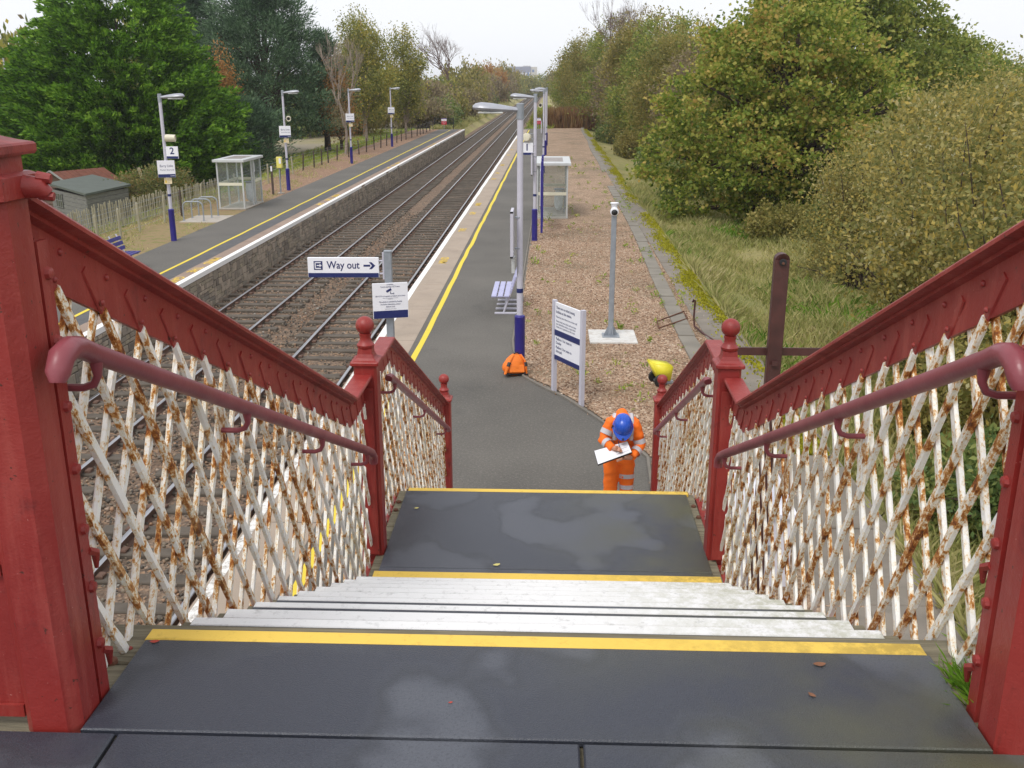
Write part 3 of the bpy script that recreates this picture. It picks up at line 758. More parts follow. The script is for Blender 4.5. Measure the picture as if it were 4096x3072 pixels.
# -------- treads, landings, mats
mid = lambda y: -.0377+.0106*(y-2.622)
XL = lambda y: mid(y)-1.169; XR_ = lambda y: mid(y)+1.169
WH = []
for k in range(1, 10):
    y_p = 2.622+.3165*(k-1); vis = 2.622+.3165*k-y_p*(CZ-3.6+.15*k)/(CZ-3.6+.15*(k-1))
    WH.append({1: .043, 3: .034, 4: .03}.get(k, vis-.006))  # most white strips cut short: dark mat line stands in for nosing shadow
for k in range(1, 10):
    yf = 2.622+.3165*k; z = 3.6-.15*k
    t = wb(MB().span((PX[-1](yf)+.02, yf-.36, z-.06), (PX[1](yf)-.02, yf+.002, z-.012), .006), 'tread', OLDWOOD)
    MB().span((XL(yf), yf-.34, z-.0115), (XR_(yf), yf-.006, z), .003).build('rubber_mat', MAT_, t)
    MB().span((XL(yf)+.002, yf-WH[k-1], z-.03), (XR_(yf)-.002, yf+.008, z+.003), .004).build('white_nosing', WHITESTRIP, t)
    MB().span((PX[-1](yf)+.03, yf-.335, z-.15), (PX[1](yf)-.03, yf-.315, z-.062)).build('riser', OLDWOOD, t)
m = MB()
for yb in np.arange(-1.35, 2.6, .225): m.span((-1.36 if yb > 2.1 else -4.5, yb, 3.51), (1.26 if yb > 2.1 else 1.9, yb+.215, 3.575+random.uniform(-.004, .004)), .006)
wb(m, 'deck_board', OLDWOOD)
wb(MB().span((-1.205, 2.135, 3.577), (1.14, 2.566, 3.6), .004), 'rubber_mat', MAT_)
wb(MB().span((-1.207, 2.566, 3.555), (1.131, 2.624, 3.602), .004), 'yellow_nosing', YELSTRIP)
for x0, x1 in ((-4.5, -1.11), (-1.1, .095), (.105, 1.9)): wb(MB().span((x0, .9, 3.577), (x1, 2.125, 3.5985), .005), 'rubber_mat', MAT_)
wb(MB().span((-4.5, -1.35, 3.577), (1.9, .89, 3.5985), .005), 'rubber_mat', MAT_)
# mid landing
m = MB()
for i in range(8): m.span((-1.17, 5.46+i*.224, 2.01), (1.18, 5.46+i*.224+.212, 2.078), .006)
wb(m, 'landing_board', OLDWOOD)
wb(MB().span((-1.105, 5.90, 2.08), (1.118, 7.19, 2.1), .004), 'rubber_mat', MAT_); wb(MB().span((-1.105, 5.45, 2.08), (1.118, 5.895, 2.0995), .004), 'rubber_mat', MAT_)
wb(MB().span((-1.092, 7.19, 2.06), (1.135, 7.245, 2.102), .003), 'yellow_nosing', YELSTRIP)
wb(MB().span((-1.13, 5.7, 2.101), (1.16, 5.83, 2.106), .002), 'yellow_nosing', YELSTRIP)
for k in range(1, 14):
    yf = 7.24+.27*k; z = 2.1-.15*k
    t = wb(MB().span((PX[-1](yf)+.02, yf-.31, z-.06), (PX[1](yf)-.02, yf, z-.012), .006), 'tread', OLDWOOD)
    MB().span((PX[-1](yf)+.1, yf-.29, z-.0115), (PX[1](yf)-.1, yf-.006, z), .003).build('rubber_mat', MAT_, t)
    MB().span((PX[-1](yf)+.102, yf-.1, z-.03), (PX[1](yf)-.102, yf+.006, z+.003), .004).build('white_nosing', WHITESTRIP, t)
# iron joists and columns that carry the stair
m = MB()
for x in (-1.1, 1.1): m.span((x-.07, 5.55, 0), (x+.07, 5.7, 1.98))
wb(m, 'column', RED)
# bolts on the timber beside the top landing
m = MB()
for x, y in ((-1.28, 2.34), (-1.24, 2.335), (-1.27, 2.47), (1.2, 2.36), (-1.14, 7.0), (-1.14, 6.85), (1.15, 7.0), (1.16, 6.8)):
    z = 3.578 if y < 3 else 2.08
    m.lathe([(.02, 0), (.018, .012), (.008, .018)], (x, y, z), 8)
wb(m, 'bolt', RUSTY)
# -------- handrails
def handrail(side, pts, brk, curl):
    X = PX[side]; inn = -side
    P = [(X(y)+inn*.125, y, z) for y, z in pts]
    m = MB(); r = [.0265]*len(P)
    if curl: r[0] = .018; r[1] = .029; r[2] = .031; r[3] = .03; r[4] = .028
    m.tube(P, r, 14)
    h = wb(m, 'handrail', PINK, True)
    for y in brk:
        z = float(np.interp(y, [p[0] for p in pts if True], [p[1] for p in pts]))
        x = X(y)+inn*.125
        b = MB().tube([(x, y, z-.02), (x, y, z-.058), (x-inn*.012, y, z-.08), (x-inn*.04, y, z-.09), (X(y)+inn*.022, y, z-.09)], [.018, .011, .011, .0105, .0105], 9)
        b.build('handrail_bracket', PINK, h, True)
        MB().box((X(y)+inn*.018, y, z-.12), (.01, .075, .36), None, .003).build('bracket_plate', RUST, h)
h1 = [(2.165, 4.535), (2.172, 4.557), (2.2, 4.59), (2.24, 4.6), (2.285, 4.59), (2.35, 4.557), (2.5, 4.487), (5.52, 3.08), (5.64, 3.02), (5.69, 2.975), (5.695, 2.93)]
handrail(-1, h1, (2.36, 3.45, 4.5, 5.52), True)
handrail(1, [(y+.02, z) for y, z in h1], (2.38, 3.47, 4.52, 5.52), True)
h2 = [(6.37, 3.28), (6.38, 3.285), (6.46, 3.265), (9.95, 1.66), (10.15, 1.57), (10.2, 1.53)]
handrail(-1, h2, (6.62, 8.2, 9.9), False); handrail(1, h2, (6.62, 8.2, 9.9), False)
# -------- parapets beside the deck
PA = thing('bridge_parapet', 'red riveted parapet of the bridge deck beside the left top post', 'parapet', (-2.6, 2.2, 3.6))
o_ = -PA.location
MB().span((-4.5, 2.185, 3.6), (-1.37, 2.20, 4.9)).build('plate', RED, PA, loc=o_)
MB().span((-4.5, 2.13, 4.9), (-1.39, 2.25, 4.925), .006).build('top_rail', RED, PA, loc=o_)
m = MB()
for x in np.arange(-1.48, -4.4, -.16):
    for zz in (3.7, 4.3, 4.8): m.lathe([(.018, 0), (.014, .01), (.004, .013)], (x, 2.184, zz), 8, (0, -1, 0))
m.span((-4.5, 2.172, 3.605), (-1.37, 2.183, 3.64)); m.span((-4.5, 2.172, 4.02), (-1.37, 2.183, 4.05))
m.build('rivet_strip', RED, PA, loc=o_)
# ================================================================ FURNITURE ON THE PLATFORMS
HP = math.pi/2
# ---- lamp posts
def lamp_proto(h=4.85):
    t = bpy.data.objects.new('lamp_post', None); COL.objects.link(t)
    MB().lathe([(.098, 0), (.098, 1.06), (.1, 1.065), (.088, 1.09), (.06, 1.1)], n=16).build('base_sleeve', BLUE, t, True)
    MB().lathe([(.058, 1.05), (.055, h-.5), (.055, h-.22)], n=14).build('column', LAMPW, t, True)
    MB().lathe([(.061, 1.52), (.061, 1.6)], n=14).build('band', NAVY, t, True)
    MB().lathe([(.066, h-.24), (.066, h+.02), (.05, h+.03)], n=14).build('collar', GALV, t, True)
    m = MB(); n = 10; rows = []
    for s_, wd, zt, zb in ((.03, .05, .05, -.03), (.1, .06, .05, -.04), (.3, .1, .075, -.055), (.5, .135, .095, -.06), (.68, .14, .1, -.055), (.78, .115, .075, -.045), (.83, .06, .03, -.03)):
        ring = []
        for k in range(n):
            a = 2*math.pi*k/n; y = math.cos(a)*wd; z = math.sin(a)*(zt if math.sin(a) > 0 else -zb)
            ring.append((s_, y, z+h-.09+s_*.06))
        rows += ring
    m.add(rows, [(i*n+k, i*n+(k+1) % n, i*n+n+(k+1) % n, i*n+n+k) for i in range(6) for k in range(n)]+[tuple(range(n-1, -1, -1)), tuple(6*n+k for k in range(n))])
    hd = m.build('lantern', LANT, t, True)
    MB().span((.3, -.09, h-.145), (.74, .09, h-.115), .01).build('glass_bowl', plain('frosted_bowl', srgb(206, 208, 206), .3, 0, .05, 4, 0) if 'frosted_bowl' not in MATS else MATS['frosted_bowl'], hd)
    return t
LP = lamp_proto()
first = [True]
def lamp(loc, rz, label, group='platform lamp posts'):
    if first[0]: o = LP; first[0] = False
    else: o = copy_tree(LP)
    o.location = loc; o.rotation_euler = (0, 0, rz); return tag(o, label, 'lamp post', group)
lamp((-12.92, 33.4, 0), 0, 'lamp post with the number 2 sign beside the cycle hoops')
lamp((-13.2, 50.12, 0), 0, 'lamp post beside the pale yellow box beyond the glass shelter')
lamp((-13.36, 67.6, 0), 0, 'lamp post in front of the pale bare birch trunk')
lamp((-13.45, 86.1, 0), 0, 'lamp post in front of the yellowing birches near the platform end')
lamp((-.5, 17.75, 0), math.pi, 'lamp post with an orange bag leaning on its blue base')
lamp((-.45, 33.85, 0), math.pi, 'lamp post with the number 1 sign and a round loudspeaker')
for y, s_ in ((60.5, 'second lamp post beyond the number 1 sign, past the glass shelter'), (76, 'third lamp post beyond the number 1 sign along the gravel'), (88, 'last lamp post of the gravel side, before the red and white sign')):
    lamp((-.42+.0045*(y-34), y, 0), math.pi, s_)
# ---- flat signs
def board(name, label, cat, loc, rz, wd, ht, stripe=.22, back=.02, post=None, group=None, mat=None):
    """white sign plate facing local -y, centred on loc, with a navy stripe along the bottom"""
    t = thing(name, label, cat, loc, rz, group)
    MB().box((0, 0, 0), (wd, back, ht), None, .003).build('panel', mat or SIGNW, t)
    if stripe: MB().span((-wd/2+.006, -back/2-.004, -ht/2+.004), (wd/2-.006, -back/2+.004, -ht/2+ht*stripe)).build('stripe', NAVY, t)
    return t
FR = (HP, 0, 0)
def number_sign(d, loc, label, x0):
    t = board('platform_number_sign', label, 'sign', loc, 0, .4, .4, .2, .05, group='platform number signs')
    text(t, d, .31, (0, -.0268, .045), FR, NAVY, 'CENTER', sx=1., bold=.006)
    MB().tube([(x0, .0, -.12), (x0*.5, 0, -.12)], .016, 8).build('bracket', LAMPW, t); MB().tube([(x0, 0, .12), (x0*.5, 0, .12)], .016, 8).build('bracket', LAMPW, t)
number_sign('2', (-12.66, 33.36, 2.98), 'white square platform two sign on the lamp post by the cycle hoops', -.26)
number_sign('1', (-.72, 33.8, 3.1), 'white square platform one sign on the lamp post before the gravel shelter', .27)
def name_sign(x, y, z, label, wd=.56):
    t = board('station_name_sign', label, 'sign', (x, y-.1, z), .3, wd, .56, .2, .03, group='station name signs')
    text(t, 'Barry Links', .115, (-wd*.36, -.0165, .1), FR, NAVY, sx=.82); text(t, 'Machair Bharraidh', .075, (-wd*.36, -.0165, -.03), FR, GREYTX, sx=.82)
    text(t, 'ScotRail', .05, (wd*.2, -.0205, -.225), FR, SIGNW, sx=.9)
    MB().box((0, .03, .1), (.14, .03, .05)).build('clamp', GALV, t)
def warn_sign(x, y, z, label):
    t = board('warning_sign', label, 'sign', (x, y-.09, z), .2, .25, .2, 0, .012, group='small warning signs', mat=CREAM)
    m = MB(); m.add([(-.105, -.0068, -.06), (-.025, -.0068, -.06), (-.065, -.0068, .06)], [(0, 1, 2)]); m.build('triangle', AMBER, t)
    for i, s_ in enumerate(('CCTV in operation', 'For your safety', 'and security')): text(t, s_, .026, (-.015, -.0068, .04-.04*i), FR, NAVY, sx=.7)
name_sign(-12.86, 33.3, 2.45, 'station name sign below the number 2 sign'); warn_sign(-12.86, 33.34, 2.05, 'small cream warning sign below the number 2 sign')
name_sign(-13.14, 50.0, 2.9, 'station name sign on the lamp post by the pale yellow box'); warn_sign(-13.12, 50.05, 2.47, 'small cream warning sign on the lamp post by the pale yellow box')
name_sign(-13.3, 67.5, 3.0, 'station name sign on the lamp post at the bare birch'); warn_sign(-13.28, 67.55, 2.53, 'small cream warning sign on the lamp post at the bare birch')
name_sign(-13.4, 86.0, 2.98, 'station name sign on the lamp post at the yellowing birches'); warn_sign(-13.38, 86.05, 2.52, 'small cream warning sign on the lamp post at the yellowing birches')
# ---- loudspeakers
def horn(name, loc, axis, label, r=.12, L=.34):
    t = thing(name, label, 'loudspeaker', loc, 0, 'platform loudspeakers'); ax = Vector(axis).normalized()
    MB().lathe([(.02, -L/2), (r*.9, -L/2+.01), (r, -L/2+.04), (r, L/2), (r*.86, L/2), (r*.8, L/2-.05), (.01, L/2-.06)], n=18, axis=ax).build('horn', SPK, t, True)
    MB().lathe([(r*.8, 0), (r*.3, .02), (.004, .03)], tuple(ax*(L/2-.06)), 14, ax).build('grille', BLACK, t, True)
    b = MB()
    return t, b
t, b = horn('loudspeaker', (-12.7, 33.4, 3.45), (1, .12, -.05), 'cream cylindrical loudspeaker above the number 2 sign'); b.tube([(-.2, 0, .0), (-.12, 0, .02)], .018, 8).build('bracket', GALV, t)
t, b = horn('loudspeaker', (-12.96, 50.05, 3.53), (.25, -1, -.08), 'cream loudspeaker on the lamp post by the pale yellow box'); b.tube([(-.18, .05, 0), (-.08, .1, 0)], .018, 8).build('bracket', GALV, t)
t, b = horn('loudspeaker', (-.73, 33.82, 3.48), (.2, 1, -.1), 'round white loudspeaker above the number 1 sign', .135, .24); b.tube([(.28, 0, .1), (.1, 0, .12), (.1, .05, .05)], .008, 6).tube([(.28, 0, -.1), (.12, 0, -.02)], .008, 6).build('bracket', GALV, t)
t, b = horn('loudspeaker', (-.72, 87.9, 3.4), (-.15, -1, -.05), 'round loudspeaker seen above the far red and white sign', .19, .34); b.tube([(.34, .1, 0), (.1, .1, 0)], .018, 8).build('bracket', GALV, t)
# ---- side-on poster boards on the right lamp posts
def poster(loc, wd, ht, label, small=True):
    t = thing('poster_board', label, 'notice board', loc, HP, 'notice boards on lamp posts')
    MB().box((0, 0, 0), (wd, .03, ht), None, .004).build('panel', SIGNW, t)
    f = MB()
    for s_ in (-1, 1): f.box((s_*wd/2, 0, 0), (.03, .05, ht+.03)); f.box((0, 0, s_*ht/2), (wd+.03, .05, .03))
    f.build('frame', LAMPW, t)
    for z in (-ht*.35, ht*.35): MB().lathe([(.063, -.012), (.063, .012)], (0, -.11, z), 12).build('clamp', GALV, t)
    if small: MB().box((0, -.02, -ht/2-.18), (.22, .06, .3), None, .008).build('timetable_case', ALU, t)
poster((-.64, 17.75, 2.62), .62, .8, 'white framed notice board side-on, above the lavender bench')
poster((-.56, 33.85, 2.6), .5, .7, 'white framed notice board side-on, below the number 1 sign', False)
poster((-.44, 60.5, 2.7), .5, .7, 'white framed notice board side-on, on the second lamp post past the shelter', False)
# ---- way out sign on its grey post
PW = thing('way_out_post', 'grey square post carrying the way out sign and the camera notice', 'sign post', (-2.47, 15, 0))
MB().sqstack([(.056, 0), (.056, 2.72)], ch=.008).build('post', GALV, PW); MB().sqstack([(.06, 2.72), (.06, 2.735)], ch=.008).build('post_cap', GALV, PW)
W_ = thing('way_out_sign', 'white way out sign with navy arrow and stripe', 'sign', (-3.16, 14.95, 2.48), .03)
MB().box((0, 0, 0), (1.1, .05, .31), None, .004).build('panel', SIGNW, W_)
MB().span((-.545, -.03, -.153), (.545, -.02, -.085)).build('stripe', NAVY, W_)
text(W_, 'Way out', .165, (.0, -.0268, .035), FR, NAVY, 'CENTER', sx=.86, bold=.002)
m = MB(); y = -.0268
m.add([(.315, y, .015), (.42, y, .015), (.42, y, .045), (.315, y, .045)], [(0, 1, 2, 3)])
m.add([(.40, y, .085), (.44, y, .085), (.5, y, .03), (.44, y, -.025), (.40, y, -.025), (.447, y, .03)], [(0, 5, 2, 1), (5, 4, 3, 2)]); m.build('arrow', NAVY, W_)
m = MB(); m.span((-.455, y-.002, -.035), (-.32, y+.002, .1)); e_ = m.build('exit_symbol', NAVY, W_)
m = MB(); yy_ = y-.0035
for a, b in (((-.44, -.02), (-.425, .085)), ((-.44, .07), (-.345, .085)), ((-.44, -.02), (-.345, -.005)), ((-.41, .025), (-.355, .04))): m.span((a[0], yy_-.001, a[1]), (b[0], yy_+.001, b[1]))
m.add([(-.365, yy_, .06), (-.33, yy_, .0325), (-.365, yy_, .005)], [(0, 1, 2)]); m.build('symbol_lines', SIGNW, e_)
m = MB(); m.tube([(.55, 0, .1), (.62, .02, .1)], .014, 8).tube([(.55, 0, -.1), (.62, .02, -.1)], .014, 8).span((.605, .0, -.19), (.63, .03, .23)); m.build('bracket', LAMPW, W_)
C_ = thing('camera_notice', 'white camera notice with small print and a navy band below the way out sign', 'sign', (-2.44, 14.9, 1.97), .28)
MB().box((0, 0, 0), (.55, .03, .56), None, .003).build('panel', SIGNW, C_)
MB().span((-.268, -.018, -.276), (.268, -.012, -.155)).build('stripe', NAVY, C_)
for s_, sz, z in (('ATTENTION', .026, .255), ('You are entering a CCTV zone', .033, .222), ('24hr CCTV is in operation at stations and on trains', .031, .075), ('Images are recorded for the purposes of crime prevention', .014, .045), ('and passenger safety.', .014, .03),
                  ('This scheme is controlled by ScotRail', .033, -.015), ('For further information, contact', .033, -.055), ('0344 811 0141', .033, -.095), ('ScotRail is committed to safety at every station', .013, -.128)):
    text(C_, s_, sz, (0, -.0164, z), FR, NAVY if sz > .02 else GREYTX, 'CENTER', sx=.72)
m = MB(); m.box((-.02, -.017, .165), (.085, .003, .034), Matrix.Rotation(R(-28), 3, 'Y')); m.box((.005, -.017, .128), (.008, .003, .04)); m.box((.03, -.017, .112), (.05, .003, .008)); m.box((.056, -.017, .115), (.006, .003, .03)); m.build('camera_symbol', NAVY, C_)
# ---- ticket notice on two legs
TS = thing('ticket_notice', 'tall white ticket notice on two square legs in the gravel', 'sign', (.37, 16.1, 0), math.atan2(-.8, .46))
hw = .5*math.hypot(.46, .8)
for s_ in (-1, 1):
    MB().span((s_*hw-.035, -.035, 0), (s_*hw+.035, .035, 1.66), .004).build('leg', LAMPW, TS)
MB().span((-hw+.037, -.015, .62), (hw-.037, .015, 1.63), .003).build('panel', SIGNW, TS)
for a, b in ((.62, .70), (1.05, 1.15)): MB().span((-hw+.04, -.021, a), (hw-.04, -.012, b)).build('stripe', NAVY, TS)
x0 = -hw+.075
for s_, sz, z in (('There are no ticket issuing', .068, 1.545), ('facilities at this station.', .068, 1.47), ('Please buy your ticket from on-train staff.', .05, 1.385), ('Please retain your ticket until you leave', .05, 1.31), ('your destination station, as spot ticket', .05, 1.26), ('checks are in operation on this route.', .05, 1.21),
                  ('Platform 1 for trains to', .068, .995), ('Dundee', .068, .925), ('Platform 2 for trains to', .068, .845), ('Arbroath', .068, .775)):
    text(TS, s_, sz, (x0, -.0168, z), FR, NAVY if sz > .06 else GREYTX, sx=.82)
# ---- camera mast
CM = thing('camera_mast', 'grey camera mast with a white dome camera on a concrete pad', 'camera mast', (1.37, 20.4, 0))
MB().box((.04, .0, .02), (1.0, 1.1, .05), None, .01).build('concrete_pad', plain('whitewashed_pad', srgb(206, 204, 200), .9, 0, .1, 3, .3, 40, srgb(150, 130, 112), .6), CM)
MB().box((0, 0, .055), (.36, .36, .02)).build('base_plate', GALV, CM)
m = MB()
for q in range(4):
    r_ = Matrix.Rotation(q*HP+.3, 3, 'Z'); vs = [(.045, -.006, .065), (.16, -.006, .065), (.045, -.006, .3), (.045, .006, .065), (.16, .006, .065), (.045, .006, .3)]
    m.add([r_ @ Vector(v) for v in vs], [(0, 1, 2), (3, 5, 4), (0, 3, 4, 1), (1, 4, 5, 2), (0, 2, 5, 3)])
m.build('gusset', GALV, CM)
MB().sqstack([(.055, .06), (.053, 2.62)], ch=.012).build('column', GALV, CM)
MB().lathe([(.06, 2.76), (.075, 2.83), (.088, 2.845), (.088, 2.865), (.02, 2.87)], n=16).build('cap', SIGNW, CM, True)
MB().lathe([(.05, 2.6), (.05, 2.78)], n=12).build('neck', SIGNW, CM, True)
d_ = MB().lathe([(.02, -.09), (.075, -.07), (.088, 0), (.085, .05), (.07, .06)], (0, -.04, 2.69), 16, (-.05, -1, -.25)).build('dome_housing', SIGNW, CM, True)
MB().lathe([(.066, 0), (.05, .03), (.02, .045)], (0, -.095, 2.675), 14, (-.05, -1, -.25)).build('lens', BLACK, d_, True)
# ---- benches
def bench(loc, rz, label, n_arm=4, L=1.75):
    t = thing('slatted_bench', label, 'bench', loc, rz, 'slatted platform benches')
    for y in (-.24, -.09, .06): MB().span((-L/2, y-.06, .43), (L/2, y+.06, .465), .006).build('seat_slat', SLATB if loc[0] > -5 else BLUE, t)
    for z, y in ((.58, .17), (.72, .215), (.86, .26)): MB().box((0, y, z), (L, .03, .11), Matrix.Rotation(-.3, 3, 'X'), .006).build('back_slat', SLATB if loc[0] > -5 else BLUE, t)
    for i in range(n_arm):
        x = -L/2+.14+(L-.28)*i/(n_arm-1); m = MB()
        m.tube([(x, .33, .98), (x, .12, .42), (x, -.02, .03)], .022, 8).tube([(x, -.3, .41), (x, .13, .41)], .02, 8).box((x, .08, .022), (.05, .62, .045), None, .006)
        m.build('frame', LAMPW, t)
bench((-1.0, 23.3, 0), -HP, 'lavender slatted bench on white frames beside the lamp post with the bag')
bench((-12.35, 27.6, 0), HP, 'indigo slatted bench half hidden behind the red rail')
# ---- glass shelters
def shelter(loc, label, x0, x1, y0, y1, h, open_side, rail_z=1.1, group='glass platform shelters'):
    t = thing('glass_shelter', label, 'shelter', loc, 0, group)
    MB().span((x0-.06, y0-.06, 0), (x1+.06, y1+.06, .05), .01).build('floor_slab', CONCP, t)
    P4 = [(x0, y0), (x1, y0), (x1, y1), (x0, y1)]
    ym = y0+(y1-y0)*.5
    ex = [(x0, ym), (open_side, ym), (open_side, y0+(y1-y0)*.62)] if True else []
    for x, y in P4+ex: MB().span((x-.03, y-.03, .05), (x+.03, y+.03, h), .004).build('post', ALU, t)
    def pane(a, b, z0, z1):
        (ax, ay), (bx, by) = a, b
        if abs(ax-bx) < .01: m = MB().span((ax-.004, ay+.03, z0), (ax+.004, by-.03, z1))
        else: m = MB().span((min(ax, bx)+.03, ay-.004, z0), (max(ax, bx)-.03, ay+.004, z1))
        m.build('glass_pane', GLASS, t)
    def rail(a, b, z):
        (ax, ay), (bx, by) = a, b
        m = MB()
        if abs(ax-bx) < .01: m.span((ax-.022, ay+.03, z-.06), (ax+.022, by-.03, z+.06))
        else: m.span((min(ax, bx)+.03, ay-.022, z-.06), (max(ax, bx)-.03, ay+.022, z+.06))
        m.build('mid_rail', plain('cream_rail', srgb(216, 212, 190), .5, 0, .05, 3, .05) if 'cream_rail' not in MATS else MATS['cream_rail'], t)
    back = x0 if abs(open_side-x1) < .01 else x1
    segs = [((x0, y0), (x1, y0)), ((x0, y1), (x1, y1)), ((back, y0), (back, ym)), ((back, ym), (back, y1)), ((open_side, y0+(y1-y0)*.62), (open_side, y1))]
    for a, b in segs:
        pane(a, b, .12, rail_z-.06); pane(a, b, rail_z+.06, h-.02); rail(a, b, rail_z)
    rf = MB().span((x0-.14, y0-.14, h), (x1+.14, y1+.14, h+.11), .01).build('roof', ALU, t)
    MB().box(((x0+x1)/2, (y0+y1)/2, h+.113), ((x1-x0)*.72, (y1-y0)*.62, .008), None, .003).build('water_stain', plain('roof_puddle', srgb(132, 122, 116), .4, 0, .15, 3, .05) if 'roof_puddle' not in MATS else MATS['roof_puddle'], rf)
    return t
SL = shelter((-13.6, 43.4, 0), 'glass shelter beside the three cycle hoops', -.52, .55, -1.3, 1.4, 2.0, .55, 1.08)
SR = shelter((.16, 41.3, 0), 'glass shelter standing on the pink gravel', -.58, .6, -1.75, 1.75, 2.1, -.58, 1.0)
for t, x in ((SL, .56),): MB().box((x+.01, .42, 1.65), (.012, .12, .38)).build('notice', SIGNW, t)
def binbag(loc, label):
    t = thing('waste_bag', label, 'bin bag', loc, 0, 'clear waste bags on stands')
    m = MB(); n = 14; rows = []
    for i, (r_, z) in enumerate(((.2, .98), (.21, .94), (.17, .9), (.185, .7), (.19, .45), (.17, .25), (.1, .12), (.02, .09))):
        for k in range(n):
            a = 2*math.pi*k/n; q = r_*(1+.12*math.sin(a*3+i)+random.uniform(-.05, .05)); rows.append((q*math.cos(a), q*.8*math.sin(a), z+.015*math.sin(a*2)))
    m.add(rows, [(i*n+k, i*n+n+k, i*n+n+(k+1) % n, i*n+(k+1) % n) for i in range(7) for k in range(n)]); m.build('bag', BINBAG, t, True)
    MB().lathe([(.215, .95), (.225, .97), (.215, 1.0), (.2, .99)], n=18).build('hoop', GALV, t, True)
    MB().tube([(.2, .02, 1.), (.22, .02, .5), (.22, .02, .02)], .02, 8).build('stand', GALV, t)
binbag((.46, 41.2, .05), 'clear waste bag on a stand inside the shelter on the gravel'); binbag((-13.3, 43.9, .05), 'clear waste bag on a stand inside the shelter by the cycle hoops')
# ---- blue notice board on posts in front of the right shelter
BN = thing('blue_notice_board', 'indigo notice board on two posts seen edge-on before the gravel shelter', 'notice board', (-.22, 37.2, 0))
for y in (-1.5, 0, 1.5): MB().span((-.04, y-.04, 0), (.04, y+.04, 2.55), .005).build('post', BLUE, BN)
MB().span((-.05, -1.46, .85), (-.02, 1.46, 2.35)).build('board', BLUE, BN); MB().span((-.075, -1.3, .95), (-.052, 1.3, 2.2)).build('poster_case', SIGNW, BN)
# ---- cycle hoops on their pad
MB().span((-14.45, 38.05, -.03), (-12.93, 40.15, .012), .006).build('cycle_pad', CONCP)['kind'] = 'structure'
CH = None
for i, (y, s_) in enumerate(((38.42, 'steel cycle hoop on the concrete pad, next to the number 2 lamp post'), (39.3, 'middle steel cycle hoop of three on the concrete pad'), (40.05, 'steel cycle hoop on the concrete pad, next to the glass shelter'))):
    t = thing('cycle_hoop', s_, 'cycle stand', (-13.98+.02*i, y, .012), 0, 'steel cycle hoops')
    pts = [(-.4, 0, 0), (-.4, 0, .55)]+[(-.4+.2*(1-math.cos(a)), 0, .55+.2*math.sin(a)) for a in np.linspace(.2, HP, 5)]+[(.4-.2*(1-math.cos(a)), 0, .55+.2*math.sin(a)) for a in np.linspace(HP, .2, 5)]+[(.4, 0, .55), (.4, 0, 0)]
    MB().tube(pts, .026, 10).build('hoop', GALV, t, True)
    for x in (-.4, .4): MB().lathe([(.06, 0), (.06, .012), (.03, .016)], (x, 0, 0), 10).build('flange', GALV, t)
# ---- yellow help box and short brown post
YB = thing('help_box', 'pale yellow equipment box on a slim grey post', 'equipment box', (-13.2, 48.6, 0))
MB().box((0, 0, .02), (.3, .3, .04), None, .006).build('base_plate', CONCP, YB); MB().tube([(0, 0, .04), (0, 0, 1.25)], .035, 10).build('post', GALV, YB)
b_ = MB().box((.02, 0, 1.5), (.24, .22, .54), None, .02).build('box', YELBOX, YB); MB().box((.08, -.115, 1.58), (.1, .012, .25)).build('notice', SIGNW, b_)
BP = thing('marker_post', 'short brown timber post with a small white label', 'post', (-13.42, 48, 0))
MB().span((-.045, -.045, 0), (.045, .045, 1.42), .006).build('post', DARKWOOD, BP); MB().box((.0, -.05, 1.25), (.08, .01, .24)).build('label_plate', SIGNW, BP)
# ---- end-of-platform signs
def end_sign(loc, label, lines=True):
    t = thing('end_of_platform_sign', label, 'sign', loc, 0, 'end of platform signs')
    MB().tube([(0, .03, 0), (0, .03, 1.1)], .035, 8).build('post', GALV, t)
    MB().box((0, 0, .72), (.62, .03, .4), None, .004).build('red_panel', REDSIGN, t); MB().box((0, 0, 1.05), (.62, .03, .25), None, .004).build('white_panel', SIGNW, t)
    MB().box((0, 0, 1.22), (.62, .032, .08)).build('purple_band', PURP, t)
    text(t, 'Passengers', .1, (0, -.017, 1.05), FR, REDSIGN, 'CENTER')
    for i, s_ in enumerate(('must not pass', 'this point')): text(t, s_, .09, (0, -.017, .79-.13*i), FR, SIGNW, 'CENTER')
end_sign((-12.4, 119.6, 0), 'red and white warning sign before the dark barrier at the platform end')
end_sign((-1.25, 121.5, 0), 'red and white warning sign at the end of the gravel side platform')
BF = thing('end_barrier', 'dark timber barrier across the end of the far platform', 'barrier', (-12.4, 121.2, 0))
for x in (-1.3, 0, .95): MB().span((x-.06, -.05, -.1), (x+.06, .05, 1.3), .006).build('post', BLACK, BF)
for z in (.25, .65, 1.12): MB().span((-1.3, -.075, z-.05), (.95, -.052, z+.05), .005).build('rail', BLACK, BF)
